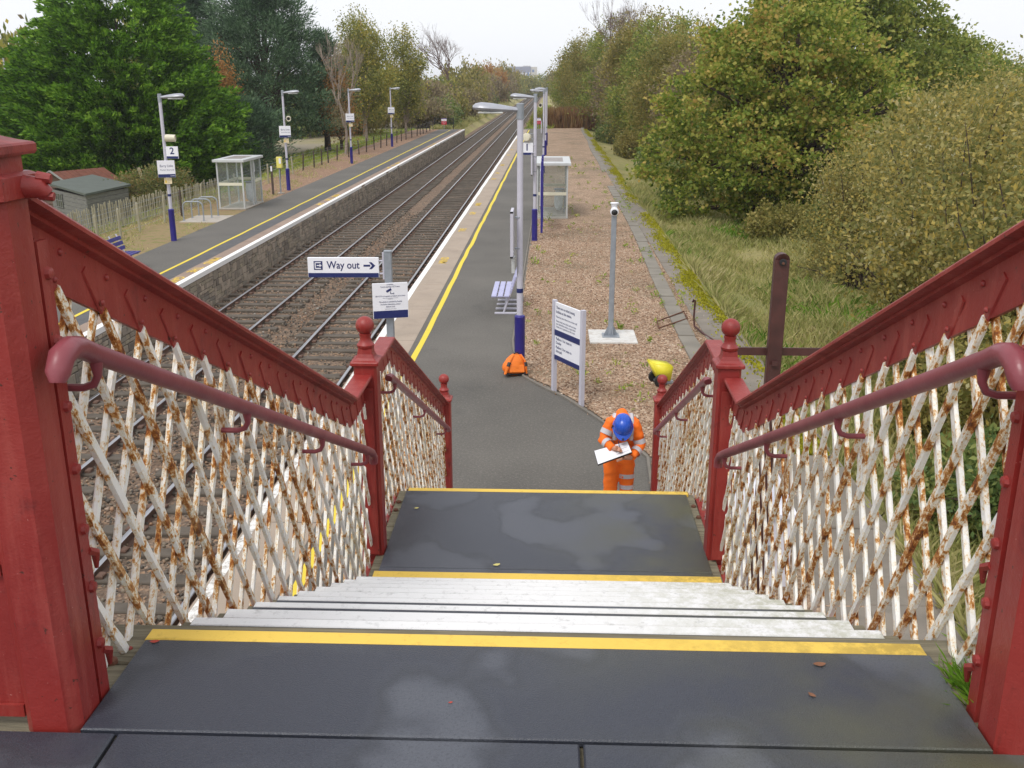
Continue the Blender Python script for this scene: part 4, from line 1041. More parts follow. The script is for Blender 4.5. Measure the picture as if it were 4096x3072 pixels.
# ---- orange bag leaning on the lamp base
BG = thing('orange_backpack', 'orange backpack with black straps slumped on the tarmac', 'backpack', (-.6, 17.5, 0)); BG.scale = (.82, .8, .74); BG.rotation_euler = (0, .1, .45)
bm = bmesh.new(); bmesh.ops.create_icosphere(bm, subdivisions=3, radius=1)
for v in bm.verts:
    x, y, z = v.co; wd = .30-.12*max(0, z); v.co = (x*wd*(1.1 if z < 0 else 1), y*(.15-.05*z), (z*.5+.5)*.56)
    v.co.x += .05*v.co.z; v.co.y += .22*v.co.z*.5
    if v.co.z < .07: v.co.z *= .5
    v.co += Vector((random.uniform(-.008, .008), random.uniform(-.012, .012), random.uniform(-.006, .006)))
    v.co.x += .03*math.sin(v.co.z*14+1)*(1 if v.co.x > 0 else -.4); v.co.z -= .05*max(0, v.co.x)*(v.co.z > .2)
me = bpy.data.meshes.new('bag_body'); bm.to_mesh(me); bm.free(); ORG = plain('orange_nylon', srgb(236, 122, 34), .6, 0, .1, 7, .4, 30); me.materials.append(ORG)
me.polygons.foreach_set('use_smooth', [True]*len(me.polygons)); link('bag_body', me, BG)
m = MB(); m.box((.01, -.06, .06), (.56, .16, .05), None, .02).build('base_trim', BLACK, BG)
MB().box((0, -.115, .2), (.36, .05, .2), Matrix.Rotation(-.35, 3, 'X'), .02).build('front_pocket', ORG, BG)
for s_ in (-1, 1):
    MB().tube([(s_*.09+.03, .02, .54), (s_*.19+.02, -.06, .4), (s_*.23, -.12, .24), (s_*.27, -.1, .06)], .022, 6, True, 1.6).build('strap', ORG, BG)
    MB().tube([(s_*.2+.02, -.085, .36), (s_*.225, -.13, .27)], .026, 6, True, 1.6).build('strap_pad', BLACK, BG)
MB().tube([(-.03, .05, .55), (.03, .02, .6), (.1, .05, .55)], .014, 6).build('grab_handle', BLACK, BG)
# ---- yellow hopper, white cabinet, iron rods
HS = thing('yellow_hopper', 'bright yellow tilted plastic hopper on a black wheeled base', 'hopper', (2.03, 17.0, 0), .25)
m = MB(); vs = []
for x, y, z in ((-.03, -.1, .12), (.2, -.1, .06), (.2, .12, .06), (-.03, .12, .12), (-.2, -.16, .46), (.22, -.16, .38), (.22, .18, .38), (-.2, .18, .46)): vs.append((x, y, z))
m.add(vs, [(3, 2, 1, 0), (4, 5, 6, 7), (0, 1, 5, 4), (1, 2, 6, 5), (2, 3, 7, 6), (3, 0, 4, 7)])
bmx = bmesh.new(); mt = m.mesh('hopper_body', YEL); bmx.from_mesh(mt); bmesh.ops.bevel(bmx, geom=bmx.edges[:], offset=.022, segments=3, affect='EDGES'); bmx.to_mesh(mt); bmx.free()
mt.polygons.foreach_set('use_smooth', [True]*len(mt.polygons)); link('hopper_body', mt, HS)
for y in (-.14, .16): MB().lathe([(.02, -.025), (.1, -.025), (.115, -.012), (.115, .012), (.1, .025), (.02, .025)], (-.02, y, .115), 16, (0, 1, 0)).build('wheel', BLACK, HS, True)
MB().box((.1, .01, .06), (.3, .2, .06), None, .01).build('chassis', GALV, HS)
YC = thing('yellow_bucket', 'low rounded yellow plastic tub behind the bottom stair post', 'tub', (1.75, 12.7, 0))
MB().lathe([(.17, 0), (.2, .12), (.19, .2), (.13, .24), (.02, .25)], n=16).build('tub', YEL, YC, True); MB().lathe([(.175, 0), (.19, .03), (.16, .035)], n=16).build('foot', BLACK, YC, True)
CB = thing('equipment_cabinet', 'white metal cabinet with a sloped top seen through the right lattice', 'cabinet', (2.33, 9.95, 0))
MB().span((-.3, -.38, 0), (.3, .38, .82), .01).build('body', CAB, CB)
m = MB(); m.add([(-.33, -.42, .82), (.33, -.42, .82), (.33, .42, .82), (-.33, .42, .82), (-.33, -.42, .87), (.33, -.42, .87), (.3, .42, 1.0), (-.3, .42, 1.0)], [(3, 2, 1, 0), (4, 5, 6, 7), (0, 1, 5, 4), (1, 2, 6, 5), (2, 3, 7, 6), (3, 0, 4, 7)]); m.build('sloped_top', CAB, CB)
m = MB(); m.span((-.003, -.386, .06), (.003, -.381, .8)).build('door_seam', GALV, CB); MB().box((.06, -.392, .45), (.03, .02, .1)).build('handle', GALV, CB)
IF = thing('scrap_iron', 'thin rusty iron frame lying across the trough lids', 'scrap iron', (2.85, 21.8, .06))
for a, b in (((2.49, 21.68), (3.23, 22.66)), ((3.23, 22.66), (3.22, 22.01)), ((3.22, 22.01), (2.47, 20.99)), ((2.47, 20.99), (2.49, 21.68))):
    MB().tube([(a[0]-2.85, a[1]-21.8, .0), (b[0]-2.85, b[1]-21.8, .02)], .016, 6).build('bar', RUSTY, IF)
tag(MB().tube([(0, .0, .62), (.02, -.03, .68), (.05, -.02, .66), (.04, -.02, .3), (.05, -.1, .1), (.2, -.5, .03), (.4, -1.4, .03)], .022, 8).build('bent_rod', BROWNIRON, None, True, (3.2, 21.2, 0)), 'bent brown iron rod standing out of the trough', 'iron rod')
RP = thing('iron_upright', 'tall brown iron upright with a rounded top and a bolt hole', 'iron post', (2.27, 9.5, 0))
m = MB(); pr_ = [(-.065, 0), (-.03, 0), (0, 0), (.03, 0), (.065, 0), (.065, 3.58)]+[(.065*math.cos(a), 3.58+.065*math.sin(a)) for a in np.linspace(.3, math.pi-.3, 7)]+[(-.065, 3.58)]
n = len(pr_); m.add([(x*1.08, -.03-.03*(1-(x/.066)**2), z) for x, z in pr_]+[(x*1.08, .05, z) for x, z in pr_], [tuple(range(n)), tuple(range(2*n-1, n-1, -1))]+[((i+1) % n, i, n+i, n+(i+1) % n) for i in range(n)])
RB = m.build('upright', BROWNIRON, RP)
MB().lathe([(.034, 0), (.036, .006), (.028, .008)], (0, -.05, 3.56), 14, (0, -1, 0)).build('bolt_hole', BLACK, RP); MB().lathe([(.014, 0), (.012, .012), (.004, .014)], (.003, -.058, 3.55), 10, (0, -1, 0)).build('bolt', RUSTY, RP, True)
for z, r_ in ((2.55, .022), ): MB().box((0, -.062, z), (.06, .022, .05)).build('bolt', BROWNIRON, RP); 
MB().span((-.36, .055, 2.6), (1.0, .075, 2.68)).build('cross_bar', BROWNIRON, RP)
# ================================================================ VEGETATION
def unit(v): return v/np.maximum(np.linalg.norm(v, axis=-1, keepdims=True), 1e-9)
def leafquads(P, size, dirs=None, mixd=.5, asp=.5, var=.35):
    """leaf-shaped faces at P; dirs pulls the long axis"""
    n = len(P); t = unit(rng.normal(size=(n, 3)))
    if dirs is not None: t = unit(t*(1-mixd)+unit(dirs)*mixd)
    s_ = unit(np.cross(t, rng.normal(size=(n, 3))))
    L = size*(1+rng.uniform(-var, var, (n, 1))); w_ = L*asp*.5
    return np.stack([P, P+t*L*.45+s_*w_, P+t*L, P+t*L*.5-s_*w_], 1).reshape(-1, 3)
def clusters(lobes, n, lo=.55):
    """points in the outer shell of a set of ellipsoids"""
    wts = np.array([l[3]*l[4]+l[4]*l[5]+l[3]*l[5] for l in lobes], float); wts /= wts.sum()
    ix = rng.choice(len(lobes), n, p=wts); L = np.array(lobes, float)[ix]
    d = unit(rng.normal(size=(n, 3))); r = rng.uniform(lo**3, 1, (n, 1))**(1/3)
    return L[:, :3]+d*r*L[:, 3:6], d
def crown(lobes, ncl, per, cr, size, mat, asp=.5, dirs=None, mixd=.45, lo=.55, flat=.7, zmin=None):
    C, d = clusters(lobes, ncl, lo)
    if zmin is not None: k = C[:, 2] > zmin; C, d = C[k], d[k]
    n = len(C)*per
    g = rng.normal(size=(len(C), per, 3))*.5; g[..., 2] *= flat
    rr = cr*rng.uniform(.5, 1.3, (len(C), 1, 1))
    P = (C[:, None]+g*rr).reshape(-1, 3)
    if dirs is None: D = np.repeat(d, per, 0)+np.array([0, 0, .1])
    else: D = dirs(P, np.repeat(d, per, 0))
    return quads(leafquads(P, size, D, mixd, asp), 4, 'crown', mat), C
def limbs(base, top, C, n, r0, mat, name='trunk', bend=.12, r1=.03, fork=.35, lean=(0, 0)):
    """tapered trunk and limbs reaching to n of the leaf clusters C"""
    m = MB(); base = Vector(base); top = Vector(top); H = (top-base).length
    pts = [base.lerp(top, t)+Vector((random.uniform(-1, 1), random.uniform(-1, 1), 0))*bend*H*.12*t for t in (0, .15, .35, .55, .75, 1)]
    m.tube(pts, [r0*1.25, r0, r0*.85, r0*.65, r0*.45, r1], 9)
    ids = np.random.default_rng(3).choice(len(C), min(n, len(C)), replace=False)
    for i in ids:
        c = Vector(C[i]); t = min(.95, max(fork, (c.z-base.z)/H*.62)); k = t*5; a = int(k); s = pts[min(a, 5)].lerp(pts[min(a+1, 5)], k-a)
        mid_ = s.lerp(c, .5)+Vector((random.uniform(-.1, .1), random.uniform(-.1, .1), .06))*(c-s).length
        q = r0*(1-t)*.55+.02
        m.tube([s, s.lerp(mid_, .5), mid_, mid_.lerp(c, .55), c], [q, q*.8, q*.6, q*.4, .012], 6)
    return m.mesh(name, mat, True)
def plant(name, label, cat, loc, parts, group=None, rz=0, sc=(1, 1, 1)):
    t = thing(name, label, cat, loc, rz, group); t.scale = sc
    for nm, me in parts: link(nm, me, t)
    return t
up_out = lambda P, d: d*np.array([1, 1, .3])+np.array([0, 0, .55])
droop = lambda P, d: d*np.array([.7, .7, 0])+np.array([0, 0, -.55])
# ---- big bright cypress
def cyp():
    n = 2100; zz = 13.8*(1-np.sqrt(1-rng.random(n)*.985)); th = rng.uniform(0, 2*math.pi, n)
    prof = np.interp(zz, [0, 1.2, 3.5, 6, 8.5, 10.5, 12.3, 13.8], [5.6, 6.5, 6.6, 5.9, 4.6, 3.3, 1.9, .25])
    lob = 1+.13*np.sin(th*3+zz*.35+1)+.07*np.sin(th*5-zz*.7)
    r = prof*lob*rng.uniform(.3, 1., n)**.55*1.03
    C = np.stack([r*np.cos(th), r*np.sin(th), zz+.3], 1); d = np.stack([np.cos(th), np.sin(th), np.zeros(n)], 1)
    per = 84; u = rng.random((n, per, 1))
    out = d+np.array([0, 0, .28]); out = unit(out)
    P = C[:, None]+out[:, None]*(u*1.25-.45)+rng.normal(size=(n, per, 3))*np.array([.27, .27, .14])*(1.1-u*.75)
    D = np.repeat(out, per, 0)+np.array([0, 0, .1])
    me = quads(leafquads(P.reshape(-1, 3), .3, D, .6, .4), 4, 'crown', L_CYP)
    return [('crown', me), ('trunk', limbs((0, 0, -.3), (0, 0, 10.5), C, 14, .3, BARK, fork=.05))]
plant('cypress_tree', 'huge bright green cypress towering behind the sheds', 'tree', (-26.6, 63, -1.1), cyp())
# ---- pines
def pine(h, w_, n, per=62, seed=0, z0=.25):
    zz = h*(z0+(1-z0)*rng.random(n)**.85); th = rng.uniform(0, 2*math.pi, n); r_j = rng.random(n)
    tier = zz*.55+.45*np.round(zz/(h*.085))*(h*.085)+rng.normal(0, .3, n)+.35*r_j
    prof = np.interp(zz/h, [0, .2, .4, .65, .85, 1], [.75, .95, 1, .78, .5, .08])*w_
    lob = 1+.28*np.sin(th*2+zz*.6+seed)+.2*np.sin(th*5+zz*1.4+seed)
    r = prof*lob*(.25+.8*rng.random(n)**.7)
    C = np.stack([r*np.cos(th), r*np.sin(th), tier], 1); d = unit(np.stack([np.cos(th), np.sin(th), np.full(n, .55)], 1))
    P = (C[:, None]+d[:, None]*rng.uniform(-.25, .4, (n, per, 1))+rng.normal(size=(n, per, 3))*np.array([.26, .26, .17])).reshape(-1, 3)
    D = unit(P-np.repeat(C-d*.25, per, 0))+np.array([0, 0, .25])
    me = quads(leafquads(P, .3, D, .72, .22), 4, 'crown', L_PINE)
    return [('crown', me), ('trunk', limbs((0, 0, -.2), (0, 0, h*.97), C, 60, .26, BARK, fork=.12))]
pA = pine(13.4, 5.4, 1100, 64, 0, .12); pB = pine(13, 4.4, 700, 60, 2, .2)
plant('pine_tree', 'dark blue-green pine spreading behind the pale yellow box', 'tree', (-22.9, 82, -.6), pA, 'pines behind the far platform')
plant('pine_tree', 'dark pine rising between the cypress and the orange birch', 'tree', (-29.8, 86, -.6), pB, 'pines behind the far platform')
plant('pine_tree', 'low bluish young pine branching beside the glass shelter', 'tree', (-20.6, 66, -.8), pine(4.6, 3.2, 330, 60, 4, .06), 'pines behind the far platform')
plant('pine_tree', 'small bluish pine with spiky top at the edge of the pines', 'tree', (-19.0, 86, -.6), pine(9.5, 2.4, 200, 50, 6, .3), 'pines behind the far platform')
# ---- birches
def birch(h, w_, mat, n, per, size=.2, bark=PALEBARK, z0=.28, dense=1.):
    lobes = [(random.uniform(-.25, .25)*w_, random.uniform(-.25, .25)*w_, h*(z0+(.93-z0)*t), w_*(1-.45*t)*.8, w_*(1-.45*t)*.8, h*.17) for t in (.08, .3, .5, .7, .9)]
    lobes += [(random.uniform(-.7, .7)*w_, random.uniform(-.7, .7)*w_, h*random.uniform(z0, .8), w_*.4, w_*.4, h*.12) for _ in range(5)]
    me, C = crown(lobes, n, per, .8, size, mat, .55, droop, .4, .3, 1.2)
    return [('crown', me), ('trunk', limbs((0, 0, -.2), (0, 0, h*.97), C, 34, .13, bark, fork=.2))]
b1 = birch(11.6, 3.0, L_BIR, 330, 58); b2 = birch(10.5, 2.6, L_BIR, 270, 58)
plant('birch_tree', 'tall yellow-green birch at the start of the birch row', 'tree', (-17.6, 97, -.3), b1, 'birches along the far platform')
plant('birch_tree', 'golden tinted birch next to the platform end barrier', 'tree', (-15.3, 108, -.3), b2, 'birches along the far platform', 1.2, (1, 1, 1.05))
plant('birch_tree', 'green birch standing behind the platform end lamp post', 'tree', (-20.2, 110, -.3), b1, 'birches along the far platform', 2.4)
plant('birch_tree', 'slim orange birch between the cypress and the pines', 'tree', (-23.6, 73, -.9), birch(8.2, 1.25, L_ORA, 120, 56, .18, BARK), 'autumn birches')
plant('birch_tree', 'rust coloured birch glowing behind the bare pale trunk', 'tree', (-17.4, 84, -.5), birch(7.4, 1.7, L_ORA, 120, 46, .18, BARK), 'autumn birches')
# ---- bare trees
def bare(h, spread, r0, mat, seed, depth=5, up=.35):
    rnd = random.Random(seed); m = MB()
    def br(p, d, L, r, k):
        q = p+d*L*.5+Vector((rnd.uniform(-.06, .06),)*3)*L; e = p+d*L
        m.tube([p, q, e], [r, r*.82, r*.62], 5 if k > 1 else 3, k > 3)
        if k == 0: return
        for _ in range(3 if k > 1 else 4):
            a = Vector((rnd.gauss(0, 1), rnd.gauss(0, 1), rnd.gauss(0, .5))).normalized()
            nd = (d+a*spread+Vector((0, 0, up*.4))).normalized(); br(p.lerp(e, rnd.uniform(.55, 1)), nd, L*rnd.uniform(.6, .82), max(.008, r*.55), k-1)
    br(Vector((0, 0, -.2)), Vector((rnd.uniform(-.05, .05), rnd.uniform(-.05, .05), 1)), h*.34, r0, depth)
    return m.mesh('trunk', mat)
plant('bare_birch', 'leafless pale birch with rising white limbs', 'tree', (-15.6, 76.5, -.3), [('trunk', bare(10.5, .42, .13, PALEBARK, 5, 5, 1.0)), ('twigs', birch(9, 1.5, L_BRN, 60, 30, .1, TWIG, .3)[0][1])])
mb_ = bare(17, .6, .32, TWIG, 11, 6)
plant('bare_tree', 'wide leafless tree standing above the distant hedge', 'tree', (-17.2, 182, -.3), [('trunk', mb_)], 'leafless trees beyond the platforms')
plant('bare_tree', 'small leafless crown poking out above the willows', 'tree', (9.6, 117, -.5), [('trunk', bare(16.5, .5, .2, TWIG, 21, 6, .8))], 'leafless trees beyond the platforms')
# ---- domed shrub by the picket fence
lob = [(0, 0, .9, 1.9, 1.7, 1.25), (.8, .2, .7, 1.3, 1.2, 1.0), (-.9, -.1, .7, 1.2, 1.2, .9)]
me, C = crown(lob, 260, 60, .42, .13, L_SHR, .35, lambda P, d: d*np.array([1, 1, .4])+np.array([0, 0, .2]), .6, .6)
plant('domed_shrub', 'domed olive shrub arching over the picket fence', 'shrub', (-18.9, 47.2, -.6), [('crown', me), ('trunk', limbs((0, 0, -.5), (0, 0, 1.3), C, 24, .07, BARK, fork=.02))])
# ---- sycamore in front of the oak
lob = [(0, 0, 5.4, 3.0, 2.8, 2.6), (-2.4, -.4, 4.1, 2.2, 2.0, 1.7), (2.3, .2, 4.4, 2.3, 2.1, 1.9), (-1.2, -1.6, 2.3, 1.9, 1.6, 1.2), (1.0, -1.4, 2.8, 1.8, 1.6, 1.3), (-3.4, .3, 2.3, 1.6, 1.5, 1.2), (.3, .8, 7.2, 1.9, 1.9, 1.5), (-1.6, .4, 6.3, 1.6, 1.6, 1.3), (-2.6, -.8, 1.1, 1.6, 1.2, .9)]
lob += [(3.6, -.6, 2.6, 1.9, 1.6, 1.5), (3.2, -.8, 1.1, 1.7, 1.3, 1.0), (1.2, -1.6, 1.0, 1.6, 1.2, .8)]
me, C = crown(lob, 620, 96, .62, .15, L_SYC, .75, lambda P, d: d+np.array([0, 0, -.15]), .35, .6, .55)
plant('sycamore_tree', 'broad sycamore with dark limbs showing between its leaves', 'tree', (10.2, 44, -.7), [('crown', me), ('trunk', limbs((0, 0, -.2), (.2, .2, 7.2), C, 90, .34, BARK, fork=.05))], None, 0, (1.24, 1.1, 1.16))
# ---- oak behind
lob = [(0, 0, 7.2, 4.6, 4, 3.8), (-4, 0, 7.6, 3.0, 3, 2.6), (4, .5, 7.6, 3.4, 3, 2.8), (0, 0, 10.6, 3.4, 3.2, 2.0), (-5.6, -.5, 5.2, 2.6, 2.4, 2.1), (6.4, -.5, 5.6, 2.8, 2.4, 2.3), (2.8, 0, 10.0, 2.6, 2.4, 1.8), (-2.8, .4, 10.6, 2.2, 2.2, 1.6)]
me, C = crown(lob, 620, 84, .95, .25, L_OAK, .62, None, .35, .6, .65)
OKP = [('crown', me), ('trunk', limbs((0, 0, -.2), (.3, .3, 10.5), C, 70, .42, BARK, fork=.12))]
plant('oak_tree', 'tall oak spreading behind the sycamore', 'tree', (17.0, 61, -.8), OKP, 'oaks beyond the grass')
plant('oak_tree', 'lower oak at the edge of the wood behind the sallow thicket', 'tree', (26, 70, -.8), OKP, 'oaks beyond the grass', 2.1, (.9, .9, .72))
plant('oak_tree', 'oak far back in the wood right of the sycamore', 'tree', (38, 90, -.8), OKP, 'oaks beyond the grass', 1.1, (1.0, 1.0, .62))
# ---- sallow thicket by the stair
def sallow(h, w_, n, per):
    lobes = [(random.uniform(-.5, .5)*w_, random.uniform(-.5, .5)*w_, h*t, w_*(.85-.35*t), w_*(.85-.35*t), h*.2) for t in (.12, .3, .45, .6, .75, .85, .5, .4)]
    me, C = crown(lobes, n, per, .5, .105, L_SAL, .55, lambda P, d: d*np.array([.6, .6, .2])+np.array([0, 0, .3]), .3, .35, 1.0)
    m = MB()
    for i in range(46):
        c = Vector(C[(i*7) % len(C)]); s = Vector((random.uniform(-.5, .5), random.uniform(-.5, .5), -.2)); md = s.lerp(c, .55)+Vector((0, 0, .25))
        m.tube([s, s.lerp(md, .5), md, c, c+Vector((random.uniform(-.15, .15), random.uniform(-.15, .15), random.uniform(.2, .7)))], [.035, .028, .02, .011, .004], 5)
    return [('crown', me), ('stems', m.mesh('stems', BARK, True))]
s1 = sallow(6.0, 2.5, 400, 62); s2 = sallow(5.2, 2.2, 320, 62)
for (x, y, k, rz, sc, s_) in ((8.4, 19.4, s1, 0, 1.0, 'sallow bush with yellowing leaves nearest the tall iron upright'), (11.4, 21, s1, 2, 1.05, 'tall sallow bush with bare shoots at its top, behind the right rail'), (10.2, 25.2, s2, 1, 1.02, 'sallow bush filling in towards the sycamore'), (8.2, 15.2, s2, 3, .98, 'sallow bush leaning over the old platform edge below the right lattice'), (8.0, 11.4, s2, 4.2, .8, 'low sallow bush beside the concrete coping below the top right post'), (12.6, 16.5, s1, 5, .95, 'sallow bush at the back of the thicket behind the right handrail'), (14.2, 27, s1, 1.5, 1.1, 'big sallow bush between the thicket and the oak'), (9.4, 29.5, s2, 2.6, .85, 'sallow bush at the sycamore side of the thicket'), (13, 34, s1, .6, 1.0, 'sallow bush deep behind the thicket below the oak'), (17.5, 33, s1, 3.6, 1.1, 'sallow bush at the back corner below the oak'), (15.5, 42, s2, 5.1, 1.1, 'sallow bush just right of the sycamore trunk'), (20, 44, s1, 4.4, 1.1, 'sallow bush far behind the right rail below the oaks')):
    plant('sallow_bush', s_, 'bush', (x, y, gz(x, y)), k, 'sallow bushes beside the stair', rz, (sc, sc, sc))
m = MB()
# ---- willows along the right
def willow(h, w_, n, per, mat=L_WIL, size=.24):
    lobes = [(0, 0, h*.5, w_, w_, h*.36), (0, 0, h*.76, w_*.72, w_*.72, h*.22), (-w_*.5, 0, h*.34, w_*.7, w_*.7, h*.26), (w_*.5, .2, h*.4, w_*.7, w_*.7, h*.28), (0, -w_*.5, h*.24, w_*.8, w_*.5, h*.22), (-w_*.3, -w_*.4, h*.6, w_*.55, w_*.5, h*.2), (w_*.35, -w_*.3, h*.66, w_*.5, w_*.5, h*.18)]
    me, C = crown(lobes, n, per, .85, size, mat, .42, lambda P, d: d*np.array([.8, .8, .3])+np.array([0, 0, .35]), .4, .72, .9)
    return [('crown', me), ('trunk', limbs((0, 0, -.2), (0, 0, h*.85), C, 40, .2, TWIG, fork=.03))]
w1 = willow(10, 4.2, 400, 66); w2 = willow(10, 3.8, 360, 66, L_OAK); w3 = willow(10, 4.0, 360, 66, L_BRN)
for x, y, h, k, rz, s_ in ((10.2, 58, 7.4, w1, .3, 'willow crowding the sycamore at the start of the willow row'), (10.2, 67, 8.8, w3, 1.4, 'brownish willow second in the row beside the mossy coping'), (10.4, 77, 10.3, w1, 2.2, 'willow third in the row, opposite the trough lids'), (10.2, 88, 11.4, w2, 3.1, 'greener willow in the middle of the willow row'), (10.4, 99, 12.4, w1, 4.0, 'tall willow towards the end of the gravel bed'), (10.2, 111, 13.4, w3, 5.2, 'tallest brownish willow below the leafless crown'),
                        (8.4, 125, 13.2, w2, .8, 'willow at the corner of the gravel end'), (5.6, 139, 12.4, w1, 1.9, 'willow directly behind the brown dock stalks'), (4.9, 158, 11.6, w2, 2.7, 'willow beyond the dock stalks beside the line'), (4.9, 182, 11.2, w3, 3.6, 'far willow beside the line, before the vanishing rails'), (5.2, 215, 11, w1, .2, 'farthest willow leaning towards the line'), (17, 116, 11, w2, 1.1, 'willow behind the row on the field side')):
    plant('willow_tree', s_, 'tree', (x, y, gz(x, y)), k, 'willows along the gravel side', rz, (h/10*(1.0 if y < 100 else .95),)*2+(h/10,))
# ---- hedge and bushes beyond the far platform
def bush(mat, n=150, per=52):
    lobes = [(0, 0, .5, 1.0, 1.0, .5), (.5, .2, .4, .7, .7, .4), (-.5, -.1, .45, .7, .7, .42), (.1, -.4, .35, .8, .6, .35)]
    me, C = crown(lobes, n, per, .26, .1, mat, .5, None, .3, .5, .9)
    return [('crown', me), ('stems', limbs((0, 0, -.1), (0, 0, .7), C, 18, .03, TWIG, fork=.02, r1=.01))]
BU = {'b': bush(L_BRN), 'g': bush(L_GRN), 'o': bush(L_ORA), 'w': bush(L_WIL), 'y': bush(L_BIR)}
HB = [(-16.5, 128, 3.4, 4.0, 'b', 'brown bush directly behind the dark end barrier'), (-14.6, 136, 2.8, 3.2, 'g', 'green bush on the bank just past the barrier'), (-18.5, 142, 4.5, 6.0, 'b', 'big brown bush behind the bank past the barrier'), (-15.0, 150, 3.2, 4.4, 'w', 'olive bush halfway along the bank'), (-19, 160, 5, 6.0, 'y', 'yellowing bush below the wide leafless tree'), (-15.0, 168, 3.4, 4.6, 'b', 'reddish brown bush beside the line'), (-16.2, 186, 4.2, 6.6, 'w', 'olive bush under the wide leafless tree'),
      (-15.2, 205, 4, 6.0, 'b', 'brown bush past the wide leafless tree'), (-19, 225, 6, 9.6, 'w', 'large olive bush in the far hedge'), (-16, 250, 5, 8.2, 'b', 'large brown bush in the far hedge'), (-14.5, 235, 2.4, 3.4, 'g', 'small dark green conifer-like bush beside the line'), (-17.5, 285, 5.5, 10, 'o', 'orange bush in the far hedge'), (-15.5, 320, 5, 9, 'b', 'brown bush in the far hedge past the orange one'), (-18, 370, 7, 12, 'w', 'high olive bush before the grey building'), (-14.8, 300, 3, 4.2, 'g', 'dark green bush at the foot of the orange one'),
      (-10.5, 470, 7, 9, 'y', 'yellowish bush far along the line below the grey building'), (-2.5, 520, 7, 9.5, 'g', 'dark green bush where the rails vanish'), (6, 480, 9, 12, 'w', 'olive bush right of the vanishing rails'), (-20, 520, 9, 12, 'b', 'brown bush left of the vanishing rails'), (-13.6, 128, 1.6, 1.7, 'g', 'low green bush beside the barrier end'), (-24, 132, 4.5, 6.5, 'w', 'olive bush behind the brown one at the barrier'), (-26, 150, 6, 8.5, 'b', 'tall brown bush at the back of the hedge'),
      (-46, 84, 6.0, 9.5, 'b', 'brown tree behind the cypress at the edge of the garden'), (-41, 78, 3.8, 8.8, 'y', 'yellowish tree with thin top next to the cypress'), (-36.5, 94, 5, 10.5, 'y', 'yellowish tree peeping over the cypress shoulder'), (-24, 116, 4.5, 8.0, 'w', 'olive thicket behind the birch row'), (-30, 112, 5, 6.5, 'g', 'green thicket behind the pines'), (7.0, 131, 2.0, 2.6, 'w', 'low olive bush at the far gravel corner'), (6.6, 104, 1.6, 2.2, 'g', 'low bush creeping onto the mossy coping'), (7.2, 84, 1.6, 2.4, 'w', 'low bush below the middle willow'), (7.4, 64, 1.7, 2.5, 'g', 'low bush at the foot of the brownish second willow'), (7.0, 52, 1.4, 2.0, 'g', 'low bush at the grass end below the first willow'), (9.2, 38.6, 1.5, 1.5, 'w', 'low olive bush in front of the sycamore trunk'), (12.0, 37.5, 1.8, 2.2, 'g', 'green bush between the sycamore and the sallow thicket'), (14.8, 36.5, 2.2, 3.2, 'w', 'olive bush behind the green one at the thicket'), (11.4, 34, 1.3, 1.4, 'b', 'brown dead stems at the thicket edge facing the sycamore'), (6.3, 9.2, 1.3, 1.5, 'g', 'dark green shrub beside the coping under the top right post'), (6.0, 12.2, 1.1, 1.3, 'g', 'dark green shrub beside the coping behind the white cabinet'), (6.6, 6.4, 1.3, 1.6, 'g', 'dark green shrub at the coping nearest the bridge'), (7.0, 15.4, 1.2, 1.6, 'w', 'olive shrub under the leaning sallow'), (8.4, 8.2, 1.8, 2.6, 'w', 'olive shrub behind the dark green ones'), (-.9, 133, 1.5, 2.0, 'y', 'yellow bush between the rails and the far red sign')]
for x, y, r_, h, k, s_ in HB:
    t = plant('hedge_bush', s_, 'bush', (x, y, gz(x, y)), BU[k], 'hedge bushes beyond the platforms', random.uniform(0, 6), (r_, r_, h))
# ---- stuff: reeds, grass, weeds, moss
def blades(P, L, lean, mat, name, wd=.02, var=.4):
    n = len(P); t = unit(np.stack([rng.normal(0, lean, n), rng.normal(0, lean, n), np.ones(n)], 1)); s_ = unit(np.cross(t, rng.normal(size=(n, 3))))
    l = L*(1+rng.uniform(-var, var, (n, 1))); w_ = wd
    V = np.stack([P-s_*w_/2, P+s_*w_/2, P+t*l*.6+s_*w_*.35+np.array([0, 0, 0]), P+t*l+np.stack([t[:, 0], t[:, 1], -.15*np.ones(n)], 1)*l*.25], 1)
    return quads(V.reshape(-1, 3), 4, name, mat)
n = 5200; P = np.stack([rng.uniform(-.3, 5.6, n), rng.uniform(123.3, 130, n), np.full(n, -.15)], 1)
tag(link('dock_stalks', blades(P, 2.1, .1, L_REED, 'dock_stalks', .07)), 'rusty brown dock stalks massed at the end of the gravel', 'plants', kind='stuff')
n = 120000; xx = 4.25+9*rng.random(n)**1.35; yy = 7+50*rng.random(n)**1.25
pn = np.sin(xx*1.3+yy*.5)*np.sin(yy*.8-xx*.6); kp = rng.random(n) < .6+.4*pn
P = np.stack([xx, yy, gzv(xx, yy)-.02], 1)[kp]; hl = (.34+.16*pn[kp])[:, None]
tag(link('long_grass', blades(P, hl, .38, L_GRASS, 'long_grass', .022)), 'long pale green grass between the mossy coping and the bushes', 'grass', kind='stuff')
n = 14000; xx = 4.3+7*rng.random(n); yy = 8+40*rng.random(n); pn = np.sin(xx*.9+1)*np.sin(yy*.45+2); kp = pn > .35
P = np.stack([xx, yy, gzv(xx, yy)-.02], 1)[kp]
tag(link('green_grass', blades(P, .4, .5, L_GRASSG, 'green_grass', .028)), 'fresher green grass patches among the long pale grass', 'grass', kind='stuff')
